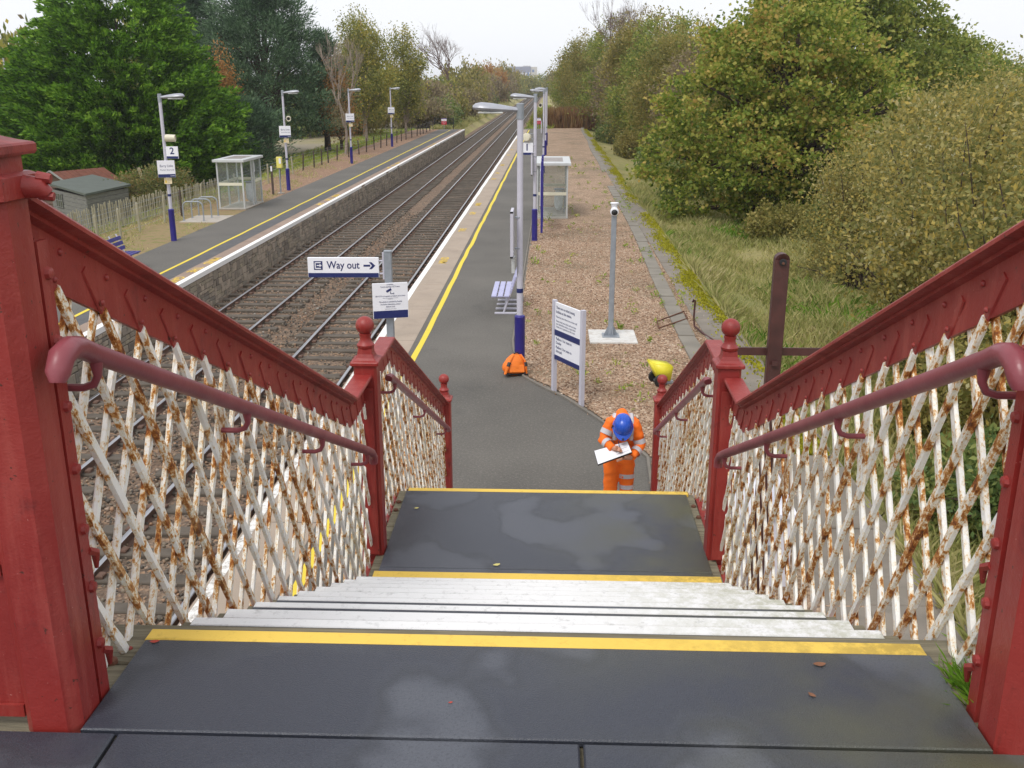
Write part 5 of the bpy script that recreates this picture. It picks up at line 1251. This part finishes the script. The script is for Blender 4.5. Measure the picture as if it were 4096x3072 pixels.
n = 80000; yy = 13.5+106*rng.random(n)**1.7; xx = 4.1+.0035*(yy-20)+rng.normal(0, .2, n)+.1*np.sin(yy*.9)+.08*np.sin(yy*2.3); kp = (np.sin(yy*.55)+np.sin(yy*.23+1)+.6*np.sin(yy*1.7+xx*5)+.6*rng.normal(size=n) > -.7)
P = np.stack([xx, yy, np.where(xx < 4.14+.0035*(yy-20), .03, gzv(xx, yy)+.02)], 1)[kp]
tag(link('moss', quads(leafquads(P, .055, np.tile([[0, 0, 1.]], (len(P), 1)), .35, .8), 4, 'moss', L_MOSS)), 'yellow-green moss along the old concrete coping', 'moss', kind='stuff')
W = []
for i in range(420):
    if i < 340: y = 13.5+62*random.random()**1.35; x = random.uniform(-.5, 3.55)
    else: y = random.uniform(17, 50); x = random.choice([3.3, 3.5, 2.75])+random.uniform(-.1, .1)
    e_ = np.interp(y, [p[1] for p in inner], [p[0] for p in inner])
    if x < e_+.15: continue
    if math.sin(x*1.4+y*.7)+math.sin(y*.33)+random.uniform(-1, 1) < -.5: continue
    k = random.randint(8, 22); h = random.uniform(.03, .13)*(1+.4*(random.random() < .15))
    p = np.array([x, y, .01])+rng.normal(size=(k, 3))*np.array([h*.45, h*.45, 0]); p[:, 2] += rng.random(k)*h
    W.append(leafquads(p, h*.72, rng.normal(size=(k, 3))*.5+np.array([0, 0, .9]), .5, .4))
tag(link('weeds', quads(np.concatenate(W), 4, 'weeds', L_WEED)), 'small green weeds sprouting all over the pink gravel', 'weeds', kind='stuff')
n = 9000; yy = 26+50*rng.random(n)**1.3; xx = rng.uniform(-16.6, -13.1, n); pn = np.sin(xx*2.1+yy*.7)*np.sin(yy*.5); kp = (pn+rng.random(n)*.6 > .35) | (xx < -15.2)
kp &= ~((xx > -14.6) & (yy > 37.6) & (yy < 45.6))
P = np.stack([xx, yy, np.full(n, -.02)], 1)[kp]
tag(link('verge_grass', blades(P, .13, .5, L_GRASS, 'verge_grass', .026)), 'thin dry grass on the verge behind the far platform', 'grass', kind='stuff')
n = 16000; yy = 28+95*rng.random(n); xx = rng.uniform(-21, -16.2, n); P = np.stack([xx, yy, gzv(xx, yy)-.02], 1)
tag(link('garden_grass', blades(P, .3, .4, L_WEED, 'garden_grass', .045)), 'rough garden grass and weeds below the picket fence', 'grass', kind='stuff')
n = 9000; yy = 120+180*rng.random(n)**1.6; xx = -11.6-2.2*rng.random(n); P = np.stack([xx, yy, gzv(xx, yy)-.02], 1)
tag(link('bank_grass', blades(P, .6, .5, L_GRASS, 'bank_grass', .07)), 'pale straw grass on the bank past the far platform', 'grass', kind='stuff')
n = 7000; yy = 121.5+120*rng.random(n)**1.4; xx = -2.9+3.2*rng.random(n); P = np.stack([xx, yy, gzv(xx, yy)-.02], 1)
tag(link('lineside_grass', blades(P, .7, .4, L_WEED, 'lineside_grass', .07)), 'green lineside growth past the gravel side platform', 'grass', kind='stuff')
# grass tuft beside the right top post, and fallen leaves on the mats
P = np.array([1.2, 2.40, 3.57])+rng.normal(size=(260, 3))*np.array([.02, .05, 0])
tag(link('grass_tuft', blades(P, .075, .55, L_GRASSG, 'grass_tuft', .0022)), 'bright green grass tuft growing beside the right top post', 'grass tuft')
LEAFB = plain('dead_leaf', srgb(122, 82, 58), .8, 0, .3, 30, .2); LEAFR = plain('red_leaf', srgb(176, 62, 44), .7, 0, .2, 30, .2); LEAFP = plain('pale_leaf', srgb(206, 196, 120), .7, 0, .2, 30, .2)
def dead_leaf(x, y, z, L, rz, mat, label, curl=.5):
    V = []
    for i in range(7):
        t = i/6-.5
        for j in (-1, 0, 1): V.append((t*L, j*L*.3*math.cos(t*2.6)*(1-.5*curl*abs(t)), L*.12*curl*(abs(j)*.8+t*t*3)+.002))
    F = [(i*3+j, i*3+j+1, i*3+j+4, i*3+j+3) for i in range(6) for j in range(2)]
    o = link('fallen_leaf', tri_mesh(V, F, 'fallen_leaf', mat), None, (x, y, z), (0, 0, rz)); tag(o, label, 'leaf', 'leaves fallen on the stair')
dead_leaf(.80, 2.50, 3.6, .036, .1, LEAFB, 'curled brown leaf on the top mat next to the yellow strip')
dead_leaf(.74, 2.35, 3.6, .024, -.9, LEAFB, 'folded dark brown leaf in the middle of the top mat')
dead_leaf(-1.17, 2.55, 3.6, .028, .2, LEAFR, 'red leaf scrap at the left end of the yellow strip')
dead_leaf(-.32, 5.95, 2.1, .05, .4, LEAFP, 'pale green leaf lying on the middle landing')
dead_leaf(-.98, 6.85, 2.1, .035, .4, LEAFP, 'pale scrap on the middle landing near the left post')
dead_leaf(-.25, 2.28, 3.6, .012, .4, LEAFR, 'tiny red scrap on the top mat')
# ================================================================ FENCES, SHEDS, FAR BUILDINGS
FE = thing('wire_fence', 'wire fence on slim timber posts behind the far platform', 'fence', (-15, 60, 0))
fy = [28, 30, 32, 33.8, 35.5, 38, 39.9, 42.5, 45, 47.5, 50.5, 53.5, 56, 59.1, 61.5, 64.2, 66.2, 68, 70.5, 73.5, 76.4, 79, 81.9, 84.5, 87, 89.5, 91.7, 94.3, 96.9, 100.5, 104, 106.5, 109, 112, 115, 118]
fx = lambda y: float(np.interp(y, [28, 40, 60, 70, 76.4, 91, 104, 118], [-14.9, -15.0, -15.25, -15.0, -14.5, -13.9, -13.6, -13.55]))
pm = [MB().lathe([(.05, -.15), (.047, 1.0), (.03, 1.07)], n=7).mesh('post', q) for q in (PICKET, DARKWOOD)]
for y in fy:
    o = link('post', pm[1 if y > 60 or random.random() < .35 else 0], FE, (fx(y)+15, y-60, 0), (random.uniform(-.06, .06), random.uniform(-.06, .06), 0))
for z in (.2, .42, .64, .86, 1.0):
    MB().tube([(fx(y)+15, y-60, z+random.uniform(-.02, .02)) for y in fy], .0045, 4).build('wire', GALV, FE)
PF = thing('picket_fence', 'weathered split paling fence in front of the sheds', 'fence', (-16.1, 38, 0))
pk = [MB().box((0, 0, .45), (.05*random.uniform(.7, 1.2), .022, 1.1), None, .004).mesh('picket', PICKET) for _ in range(6)]
yv = 29.5
while yv < 46.2:
    x = float(np.interp(yv, [29, 36, 46], [-16.4, -16.35, -15.55])); o = link('picket', random.choice(pk), PF, (x+16.1, yv-38, random.uniform(-.14, .04)), (random.uniform(-.05, .05), random.uniform(-.07, .07), HP+random.uniform(-.3, .3))); yv += random.uniform(.09, .15)
for z in (.3, .75): MB().tube([(-.3, -8.6, z), (-.25, -2, z), (.55, 8.2, z)], .008, 5).build('wire', GALV, PF)
# flat roofed shed
FELT = plain('green_grey_felt', srgb(84, 90, 84), .9, 0, .1, 1.5, .3, 60)
SHD = thing('flat_roofed_shed', 'low grey boarded shed with a felt roof behind the picket fence', 'shed', (-21, 44.5, -1.2)); so_ = Vector((21, -44.5, 1.2))
Cn, Ln, Rn, Bn = Vector((-19.9, 42.0, 0)), Vector((-22.9, 45.0, 0)), Vector((-19.4, 45.2, 0)), Vector((-22.4, 48.2, 0))
def boards(a, b, z0, z1, n_, mat, parent, o_, name='board', outv=None):
    h = (z1-z0)/n_; d = b-a; L = d.length; ang = math.atan2(d.y, d.x)
    for i in range(n_):
        c = (a+b)/2; MB().box((0, 0, 0), (L, .03, h-.012), Matrix.Rotation(.09, 3, 'X'), .003).build(name, mat, parent, loc=Vector((c.x, c.y, z0+h*(i+.5)))+o_).rotation_euler = (0, 0, ang)
wl = MB().prism([(p.x+21, p.y-44.5) for p in (Cn*.985+Bn*.015, Rn*.985+Ln*.015, Bn, Ln)], 0, 1.75).build('wall', DARKWOOD, SHD)
boards(Ln, Cn, -1.2, .55, 9, GREYWOOD, SHD, so_); boards(Cn, Rn, -1.2, .6, 9, GREYWOOD, SHD, so_)
m = MB(); ce = (Cn+Rn+Bn+Ln)/4; vs = []
for z_ in (0, .09):
    for p, dz in ((Cn, .6), (Rn, .68), (Bn, .82), (Ln, .74)): q = p+(p-ce)*.09; vs.append((q.x, q.y, dz+z_))
m.add(vs, [(3, 2, 1, 0), (4, 5, 6, 7)]+[(i, (i+1) % 4, 4+(i+1) % 4, 4+i) for i in range(4)]); m.build('roof', FELT, SHD, loc=so_)
d = (Cn-Ln).normalized(); nrm_ = Vector((-d.y, d.x, 0)); 
if nrm_.y > 0: nrm_ = -nrm_
wc = Ln+d*1.0+nrm_*.03
wn = MB().box((0, 0, 0), (.8, .03, .62)).build('window', plain('dark_pane', srgb(60, 66, 70), .2, 0, .1, 3, 0), SHD, loc=Vector((wc.x, wc.y, .12))+so_); wn.rotation_euler = (0, 0, math.atan2(d.y, d.x))
for i in range(4): MB().box((-.4+.267*i, -.02, 0), (.03, .02, .62)).build('bar', GREYWOOD, wn)
for z_ in (-.3, 0, .3): MB().box((0, -.022, z_), (.8, .02, .03)).build('bar', GREYWOOD, wn)
# gabled shed with orange roof
GS = thing('gabled_shed', 'brown boarded shed with a rusty orange pitched roof under the cypress', 'shed', (-25.2, 51, -1.2)); go = Vector((25.2, -51, 1.2))
ax = Vector((.42, .91, 0)).normalized(); bx2 = Vector((.91, -.42, 0))
A0 = Vector((-25.2, 50, 0)); hwid = 1.35
def G_(s_, t_, z_): q = A0+bx2*s_+ax*t_; return (q.x+25.2, q.y-51, z_+1.2)
m = MB(); m.add([G_(-hwid, 0, -1.2), G_(hwid, 0, -1.2), G_(hwid, 0, .25), G_(0, 0, .86), G_(-hwid, 0, .25), G_(-hwid, 3, -1.2), G_(hwid, 3, -1.2), G_(hwid, 3, .25), G_(0, 3, .86), G_(-hwid, 3, .25)], [(0, 1, 2, 3, 4), (9, 8, 7, 6, 5), (1, 6, 7, 2), (5, 0, 4, 9)]); m.build('wall', SHEDBROWN, GS)
for s_ in (-1, 1):
    for j in range(7):
        t0 = -.2+j*.48; m = MB()
        v = [G_(0, t0, .9), G_(0, t0+.46, .9), G_(s_*(hwid+.2), t0+.46, .17), G_(s_*(hwid+.2), t0, .17)]
        m.add(v+[(a, b, c-.04) for a, b, c in v], [(0, 1, 2, 3), (7, 6, 5, 4), (0, 4, 5, 1), (1, 5, 6, 2), (2, 6, 7, 3), (3, 7, 4, 0)]); m.build('roof_sheet', plain('orange_roof', srgb(104, 60, 44), .8, 0, .25, 4, .4, 40) if 'orange_roof' not in MATS else MATS['orange_roof'], GS)
    v = [G_(0, -.22, .93), G_(s_*(hwid+.22), -.22, .16)]; MB().tube(v, .07, 4).build('barge_board', GREYWOOD, GS)
for i in range(9):
    z_ = -1.1+i*.17; MB().tube([G_(-hwid+.02, -.015, z_), G_(hwid-.02, -.015, z_)], .012, 4).build('board_lip', SHEDBROWN, GS)
LPK = tag(MB().box((0, 0, 1.0), (.16, .04, 2.1), Matrix.Rotation(-.28, 3, 'Y')).build('leaning_plank', PICKET, None, False, (-20.6, 50.2, -.9)), 'long weathered plank leaning behind the flat roofed shed', 'plank')
WP = thing('white_lamp_column', 'slim white lamp column half hidden by the cypress edge', 'lamp post', (-35.6, 66, -1.2))
MB().tube([(0, 0, 0), (.0, 0, 8)], [.09, .05], 8).build('column', LAMPW, WP)
GB = thing('grey_block', 'large grey and white block standing far beyond the line', 'building', (-17, 700, -.5))
GBM = plain('grey_cladding', srgb(140, 144, 164), .8, 0, .05, .1, 0); GBW = plain('white_cladding', srgb(214, 218, 228), .8, 0, .04, .1, 0); GBC = plain('beige_cladding', srgb(190, 188, 186), .8, 0, .04, .1, 0)
MB().span((-10, 0, 0), (4.4, 14, 16.6)).build('main_wall', GBM, GB); MB().span((-6.5, -.3, 0), (2.6, -.02, 12.6)).build('white_wall', GBW, GB); MB().span((4.4, .5, 0), (8.6, 13, 16.4)).build('side_wall', GBC, GB)
MB().span((2.2, -.6, 0), (3.3, -.32, 13)).build('glazed_stair', plain('blue_glass', srgb(110, 132, 168), .3, 0, .1, .2, 0), GB); MB().span((3.3, -.6, 0), (3.9, -.32, 13)).build('white_pier', GBW, GB)
for i in range(3): MB().span((-5.4+2.4*i, -.45, 10.4), (-4.2+2.4*i, -.31, 11.6)).build('window', MATS['blue_glass'], GB)
MB().span((5.3, .35, 13), (6.7, .48, 14.6)).build('window', MATS['blue_glass'], GB); MB().span((-1, 2, 16.6), (4, 10, 17.2)).build('roof_plant', GBC, GB)
HO = thing('red_roofed_house', 'small house with a dull red roof below the grey block', 'house', (-13.5, 560, -.3))
MB().span((-4, 0, 0), (4, 7, 5.5)).build('wall', GBW, HO); m = MB(); m.add([(-4.4, -.4, 5.5), (4.4, -.4, 5.5), (4.4, 7.4, 5.5), (-4.4, 7.4, 5.5), (-4.4, 3.5, 8.6), (4.4, 3.5, 8.6)], [(0, 1, 5, 4), (2, 3, 4, 5), (0, 4, 3), (1, 2, 5), (3, 2, 1, 0)]); m.build('roof', plain('red_tiles', srgb(128, 74, 72), .8, 0, .1, 1, 0), HO); MB().span((-3, 3, 7.5), (-2.2, 4, 9.4)).build('chimney', GBC, HO)
for x in (-2.5, 1.2): MB().span((x, -.05, 1), (x+1.2, -.01, 2.4)).build('window', MATS['blue_glass'], HO)
# ================================================================ DAMP AUTUMN AIR
if HAZE:
    hz = MB().span((-3050, -70, -2.4), (3050, 3050, 21)).build('haze', None); hz.data.materials.clear()
    m = bpy.data.materials.new('damp_air'); m.use_nodes = True; t = m.node_tree; t.nodes.clear()
    pv = t.nodes.new('ShaderNodeVolumePrincipled'); pv.inputs['Density'].default_value = .0003; pv.inputs['Color'].default_value = (.93, .95, 1, 1); pv.inputs['Anisotropy'].default_value = .2
    oo = t.nodes.new('ShaderNodeOutputMaterial'); t.links.new(pv.outputs[0], oo.inputs['Volume']); hz.data.materials.append(m)
    hz['kind'] = 'stuff'; hz['label'] = 'thin damp air paling the far trees'; hz['category'] = 'haze'
# ================================================================ THE SURVEYOR AT THE FOOT OF THE STAIR
ORANGE = plain('hi_vis_orange', srgb(250, 116, 22), .7, 0, .08, 9, .5, 26)
REFL = plain('reflective_tape', srgb(196, 194, 200), .35, .1, .06, 20, .1)
SKIN = plain('skin', srgb(190, 140, 116), .55, 0, .08, 20, .1)
HELM = plain('blue_helmet_shell', srgb(38, 84, 190), .25, 0, .05, 6, 0)
DARKH = plain('dark_hair', srgb(44, 36, 34), .8, 0, .2, 40, .5, 120)
PE = thing('person', 'person in orange high visibility suit and blue helmet writing on a folder', 'person', (.9, 11.03, 0)); po = -PE.location
def fuse(mb, name, mat, vox, parent, loc, it=6, fold=False):
    me = mb.mesh(name, mat); t = bpy.data.objects.new(name, me); COL.objects.link(t)
    r_ = t.modifiers.new('r', 'REMESH'); r_.mode = 'VOXEL'; r_.voxel_size = vox; r_.use_smooth_shade = True
    s_ = t.modifiers.new('s', 'SMOOTH'); s_.iterations = it; s_.factor = .5
    dg = bpy.context.evaluated_depsgraph_get(); m2 = bpy.data.meshes.new_from_object(t.evaluated_get(dg))
    bpy.data.objects.remove(t); m2.materials.clear(); m2.materials.append(mat); m2.name = name
    if fold:
        from mathutils import noise as mn
        for v in m2.vertices:
            c = v.co; a = mn.noise(Vector((c.x*9, c.y*9, c.z*16)))*.011+mn.noise(Vector((c.x*22, c.y*22, c.z*34+5)))*.006
            v.co = c+v.normal*a
    return link(name, m2, parent, loc)
sL, sR = Vector((.77, 10.9, 1.405)), Vector((1.045, 10.9, 1.385))
eL, eR = Vector((.678, 10.84, 1.205)), Vector((1.122, 10.87, 1.13))
wL, wR = Vector((.785, 10.645, 1.165)), Vector((1.0, 10.675, 1.045))
hL, hR = Vector((.80, 11.03, .9)), Vector((.98, 11.03, .9))
kL, kR = Vector((.79, 10.99, .5)), Vector((.985, 10.98, .49))
aL, aR = Vector((.80, 11.07, .1)), Vector((.96, 11.07, .1))
b = MB()
for dx in (-.06, 0, .06):
    b.tube([(.89+dx, 11.05, .86), (.893+dx, 11.05, 1.0), (.9+dx, 11.02, 1.15), (.905+dx*1.15, 10.97, 1.3), (.907+dx*1.1, 10.93, 1.4), (.907+dx*.8, 10.9, 1.45)], [.125, .122, .125, .128, .11, .07], 14)
b.tube([(.907, 10.9, 1.4), (.905, 10.86, 1.46), (.902, 10.8, 1.475)], [.085, .075, .065], 12)
b.tube([(.9, 10.9, 1.45), (.9, 10.96, 1.5), (.9, 10.99, 1.46)], [.08, .07, .06], 12)          # folded hood
for s_, e_, w_ in ((sL, eL, wL), (sR, eR, wR)):
    b.tube([s_+Vector((.06 if s_ is sL else -.06, .02, .0)), s_, s_.lerp(e_, .5), e_, e_.lerp(w_, .5), w_], [.078, .078, .07, .064, .06, .05], 12)
for h_, k_, a_ in ((hL, kL, aL), (hR, kR, aR)):
    b.tube([h_+Vector((0, 0, .05)), h_.lerp(k_, .3), h_.lerp(k_, .7), k_, k_.lerp(a_, .5), a_], [.1, .096, .086, .08, .08, .078], 12)
fuse(b, 'body', ORANGE, .0135, PE, po, 5, True)
def ring(p, q, t, r_, wd=.03, name='reflective_band'):
    c = p.lerp(q, t); d = (q-p).normalized()
    MB().tube([c-d*wd, c, c+d*wd], [r_, r_, r_], 16, False).build(name, REFL, PE, True, po)
ring(sL, eL, .55, .075); ring(eL, wL, .45, .066); ring(sR, eR, .8, .072); ring(eR, wR, .5, .066)
ring(hR, kR, .5, .096, .026); ring(hR, kR, .83, .088, .026)
for s_, x in ((sL, .82), (sR, 1.0)):
    d = -1 if x < .9 else 1
    MB().tube([(x-.0, 11.02, 1.46), (x+d*.005, 10.93, 1.49), (x+d*.01, 10.86, 1.43), (x+d*.012, 10.835, 1.33), (x+d*.01, 10.86, 1.2)], .02, 6, True, 1.5).build('reflective_brace', REFL, PE, True, po)
for k_, a_ in ((kL, aL), (kR, aR)):
    MB().box((a_.x, a_.y-.06, .05), (.1, .28, .1), None, .03).build('boot', BLACK, PE, True, po)
# bowed head under the helmet
fwd = Vector((-.03, -.80, -.60)).normalized(); upv = Vector((-.05, -.60, .80)); upv = (upv-fwd*upv.dot(fwd)).normalized(); rt = fwd.cross(upv).normalized()
hc = Vector((.897, 10.745, 1.40))
def HP_(r_, f_, u_): return hc+rt*r_+fwd*f_+upv*u_
h = MB(); n = 14; rows = []
for u_, rx, rf, of in ((-.115, .02, .03, .05), (-.105, .045, .06, .035), (-.06, .066, .085, .01), (0, .075, .095, 0), (.05, .074, .095, -.005), (.09, .055, .07, -.01), (.11, .02, .03, -.01)):
    for k in range(n):
        a = 2*math.pi*k/n; rows.append(HP_(math.cos(a)*rx, math.sin(a)*rf+of, u_))
h.add(rows, [(i*n+k, i*n+(k+1) % n, i*n+n+(k+1) % n, i*n+n+k) for i in range(6) for k in range(n)]+[tuple(range(n-1, -1, -1)), tuple(6*n+k for k in range(n))])
h.tube([HP_(0, .09, .02), HP_(0, .115, -.02), HP_(0, .09, -.035)], [.008, .016, .012], 8)
h.tube([HP_(-.025, .088, -.065), HP_(0, .094, -.066), HP_(.025, .088, -.065)], .007, 6)
for s_ in (-1, 1): h.tube([HP_(s_*.078, -.005, .02), HP_(s_*.086, -.01, 0), HP_(s_*.078, -.005, -.03)], [.012, .016, .01], 8)
h.tube([HP_(0, -.04, -.05), HP_(0, -.09, -.1), (.905, 10.87, 1.41)], [.055, .055, .06], 12)
hd = fuse(h, 'head', SKIN, .007, PE, po, 3)
for s_ in (-1, 1): MB().lathe([(.003, -.002), (.009, 0), (.008, .006), (.002, .009)], tuple(HP_(s_*.03, .086, .012)), 8, tuple(fwd)).build('eye', BLACK, hd, True)
hm = MB(); rows = []
for f_, u_, k_ in ((-.10, -.055, .06), (-.115, .0, .068), (-.1, .05, .07)): pass
hr = MB(); hr.tube([HP_(-.06, -.075, .0), HP_(0, -.1, .0), HP_(.06, -.075, .0)], .034, 8); hr.tube([HP_(-.045, -.075, -.05), HP_(0, -.092, -.05), HP_(.045, -.075, -.05)], .032, 8); hr.build('hair', DARKH, hd, True)
m = MB(); n = 26; rows = []
for i, (q, u_) in enumerate(((1.0, .02), (1.0, .045), (.97, .075), (.9, .105), (.78, .13), (.58, .15), (.3, .162), (.03, .166))):
    for k in range(n):
        a = 2*math.pi*k/n; rb = 1+.018*max(0, math.cos(a*6))*(1 if 1 < i < 6 else 0); rows.append(HP_(math.cos(a)*.108*q*rb, math.sin(a)*.135*q*rb-.0, u_+.0))
m.add(rows, [(i*n+k, i*n+(k+1) % n, i*n+n+(k+1) % n, i*n+n+k) for i in range(7) for k in range(n)]+[tuple(7*n+k for k in range(n))])
hl = m.build('helmet', HELM, PE, True, po)
m = MB(); rows = []
for r_, u_ in ((.99, .022), (1.12, .012), (1.12, .004), (.97, .012)):
    for k in range(n):
        a = 2*math.pi*k/n; ex = .035*max(0, math.sin(a))**2; rows.append(HP_(math.cos(a)*.108*r_, math.sin(a)*(.135*r_+(ex if r_ > 1 else 0)), u_-(.02*max(0, math.sin(a)) if r_ > 1 else 0)))
m.add(rows, [(i*n+k, ((i+1) % 4)*n+k, ((i+1) % 4)*n+(k+1) % n, i*n+(k+1) % n) for i in range(4) for k in range(n)]); m.build('brim', HELM, hl, True)
for q in (-.045, 0, .045): MB().tube([HP_(q, .10-abs(q)*.5, .10), HP_(q*.8, .05, .147), HP_(q*.7, 0, .168), HP_(q*.8, -.06, .147), HP_(q, -.1, .10)], .006, 6).build('rib', HELM, hl, True)
MB().tube([HP_(-.07, -.125, .02), HP_(0, -.155, .015), HP_(.07, -.125, .02)], .018, 8).build('harness_dial', BLACK, hl, True)
MB().tube([HP_(-.012, .175, .0), HP_(.012, .175, .0)], .014, 8).build('lamp_clip', BLACK, hl, True); MB().tube([HP_(.112, .0, .02), HP_(.118, 0, -.02)], .016, 8).build('side_clip', BLACK, hl, True)
# folder with white sheets (held open, tilted towards the writer)
TLc, TRc, BRc, BLc = [Vector((0, 0, CZ))+(Vector(v)-Vector((0, 0, CZ)))*.965 for v in ((.585, 11.05, .98), (.99, 11.1, 1.092), (1.036, 10.95, 1.003), (.629, 10.9, .856))]
nrm_ = (TRc-TLc).cross(BLc-TLc).normalized()
if nrm_.z < 0: nrm_ = -nrm_
FO = thing('document_folder', 'open black folder with white sheets held by the person in orange', 'folder', tuple((TLc+BRc)/2)); fo = -FO.location
def slab(c4, t0, t1, name, mat):
    vs = [v+nrm_*t0 for v in c4]+[v+nrm_*t1 for v in c4]
    MB().add(vs, [(3, 2, 1, 0), (4, 5, 6, 7)]+[(i, (i+1) % 4, 4+(i+1) % 4, 4+i) for i in range(4)]).build(name, mat, FO, loc=fo)
cc = (TLc+TRc+BRc+BLc)/4; c4 = [BLc, BRc, TRc, TLc]
slab(c4, -.014, 0, 'cover', BLACK)
tm_, bm_ = TLc.lerp(TRc, .52), BLc.lerp(BRc, .52)
PAPER = plain('paper', srgb(236, 236, 242), .6, 0, .02, 6, 0)
sh = lambda P4, k: [p+(cc-p)*k for p in P4]
slab(sh([BLc, bm_, tm_, TLc], .025), .001, .005, 'blank_sheet', PAPER); slab(sh([bm_, BRc, TRc, tm_], .025), .001, .007, 'form_sheet', PAPER)
for i in range(5):
    a = tm_.lerp(bm_, .15+.15*i)+nrm_*.0085; b2 = TRc.lerp(BRc, .15+.15*i)+nrm_*.0085; MB().tube([a.lerp(b2, .12), a.lerp(b2, .5 if i % 2 else .85)], .0012, 4).build('written_line', GREYTX, FO, loc=fo)
slab([BLc.lerp(TLc, 0), BRc.lerp(TRc, 0), BRc.lerp(TRc, .03), BLc.lerp(TLc, .03)], 0, .012, 'spine_clip', BLACK)
# hands
def hand(name, wrist, palm, tips, thumb, rad=.0088):
    m = MB(); m.tube([wrist, wrist.lerp(palm, .5), palm], [.028, .033, .034], 12, True, 1.0)
    for kn, md, tp in tips: m.tube([palm.lerp(kn, .4), kn, md, tp], [.013, .011, .0095, .0075], 8)
    m.tube(thumb, [.014, .012, .011, .008], 8)
    fuse(m, name, SKIN, .0042, PE, po, 2)
pl = wL.lerp(Vector((.835, 10.605, 1.15)), .75)+Vector((0, 0, .012)); kn = Vector((.862, 10.585, 1.15))
tip = Vector((.873, 10.565, 1.085))
pc = (tm_+bm_+TRc+BRc)/4
PT = Vector((.868, 10.59, 0)); PT.z = pc.z-((PT-pc).x*nrm_.x+(PT-pc).y*nrm_.y)/nrm_.z+.012   # pen point on the sheet
hd_c = PT+Vector((-.02, .0, .045))
tips = []
for i in range(4):
    o_ = Vector((.004*i-.008, .018-.0165*i, .004-.003*i)); k_ = hd_c+Vector((.012, 0, .012))+o_; md = hd_c+Vector((.03, 0, -.012))+o_; tp = PT+Vector((-.005*i, .006-.004*i+.008, .012))+o_*.4
    tips.append((k_, md, tp))
hand('hand', wL+Vector((0, -.0, .0)), hd_c+Vector((-.02, .01, .005)), tips, [hd_c+Vector((-.02, -.02, -.005)), hd_c+Vector((-.002, -.035, -.01)), hd_c+Vector((.012, -.028, -.024)), PT+Vector((.0, -.012, .014))])
tag(MB().tube([PT, PT+Vector((-.03, .02, .14))], .0045, 8).build('pen', NAVY, None, True), 'slim dark pen in the writing hand', 'pen')
hb = BRc.lerp(BLc, .27); hb = hb+(tm_-bm_).normalized()*.03-nrm_*.03
tips = []
dr = (BLc-BRc).normalized(); ins = (TLc-BLc).normalized()
for i in range(4):
    q = hb+dr*(.02+.019*i)-nrm_*.0; tips.append((q-ins*.035-nrm_*.01, q-ins*.06+nrm_*.012, q-ins*.045+nrm_*.034))
hand('hand', wR, hb-nrm_*.02-ins*.01, tips, [hb-nrm_*.02-dr*.02, hb-dr*.035-ins*.03-nrm_*.01, hb-dr*.03-ins*.055+nrm_*.01, hb-dr*.02-ins*.04+nrm_*.032])
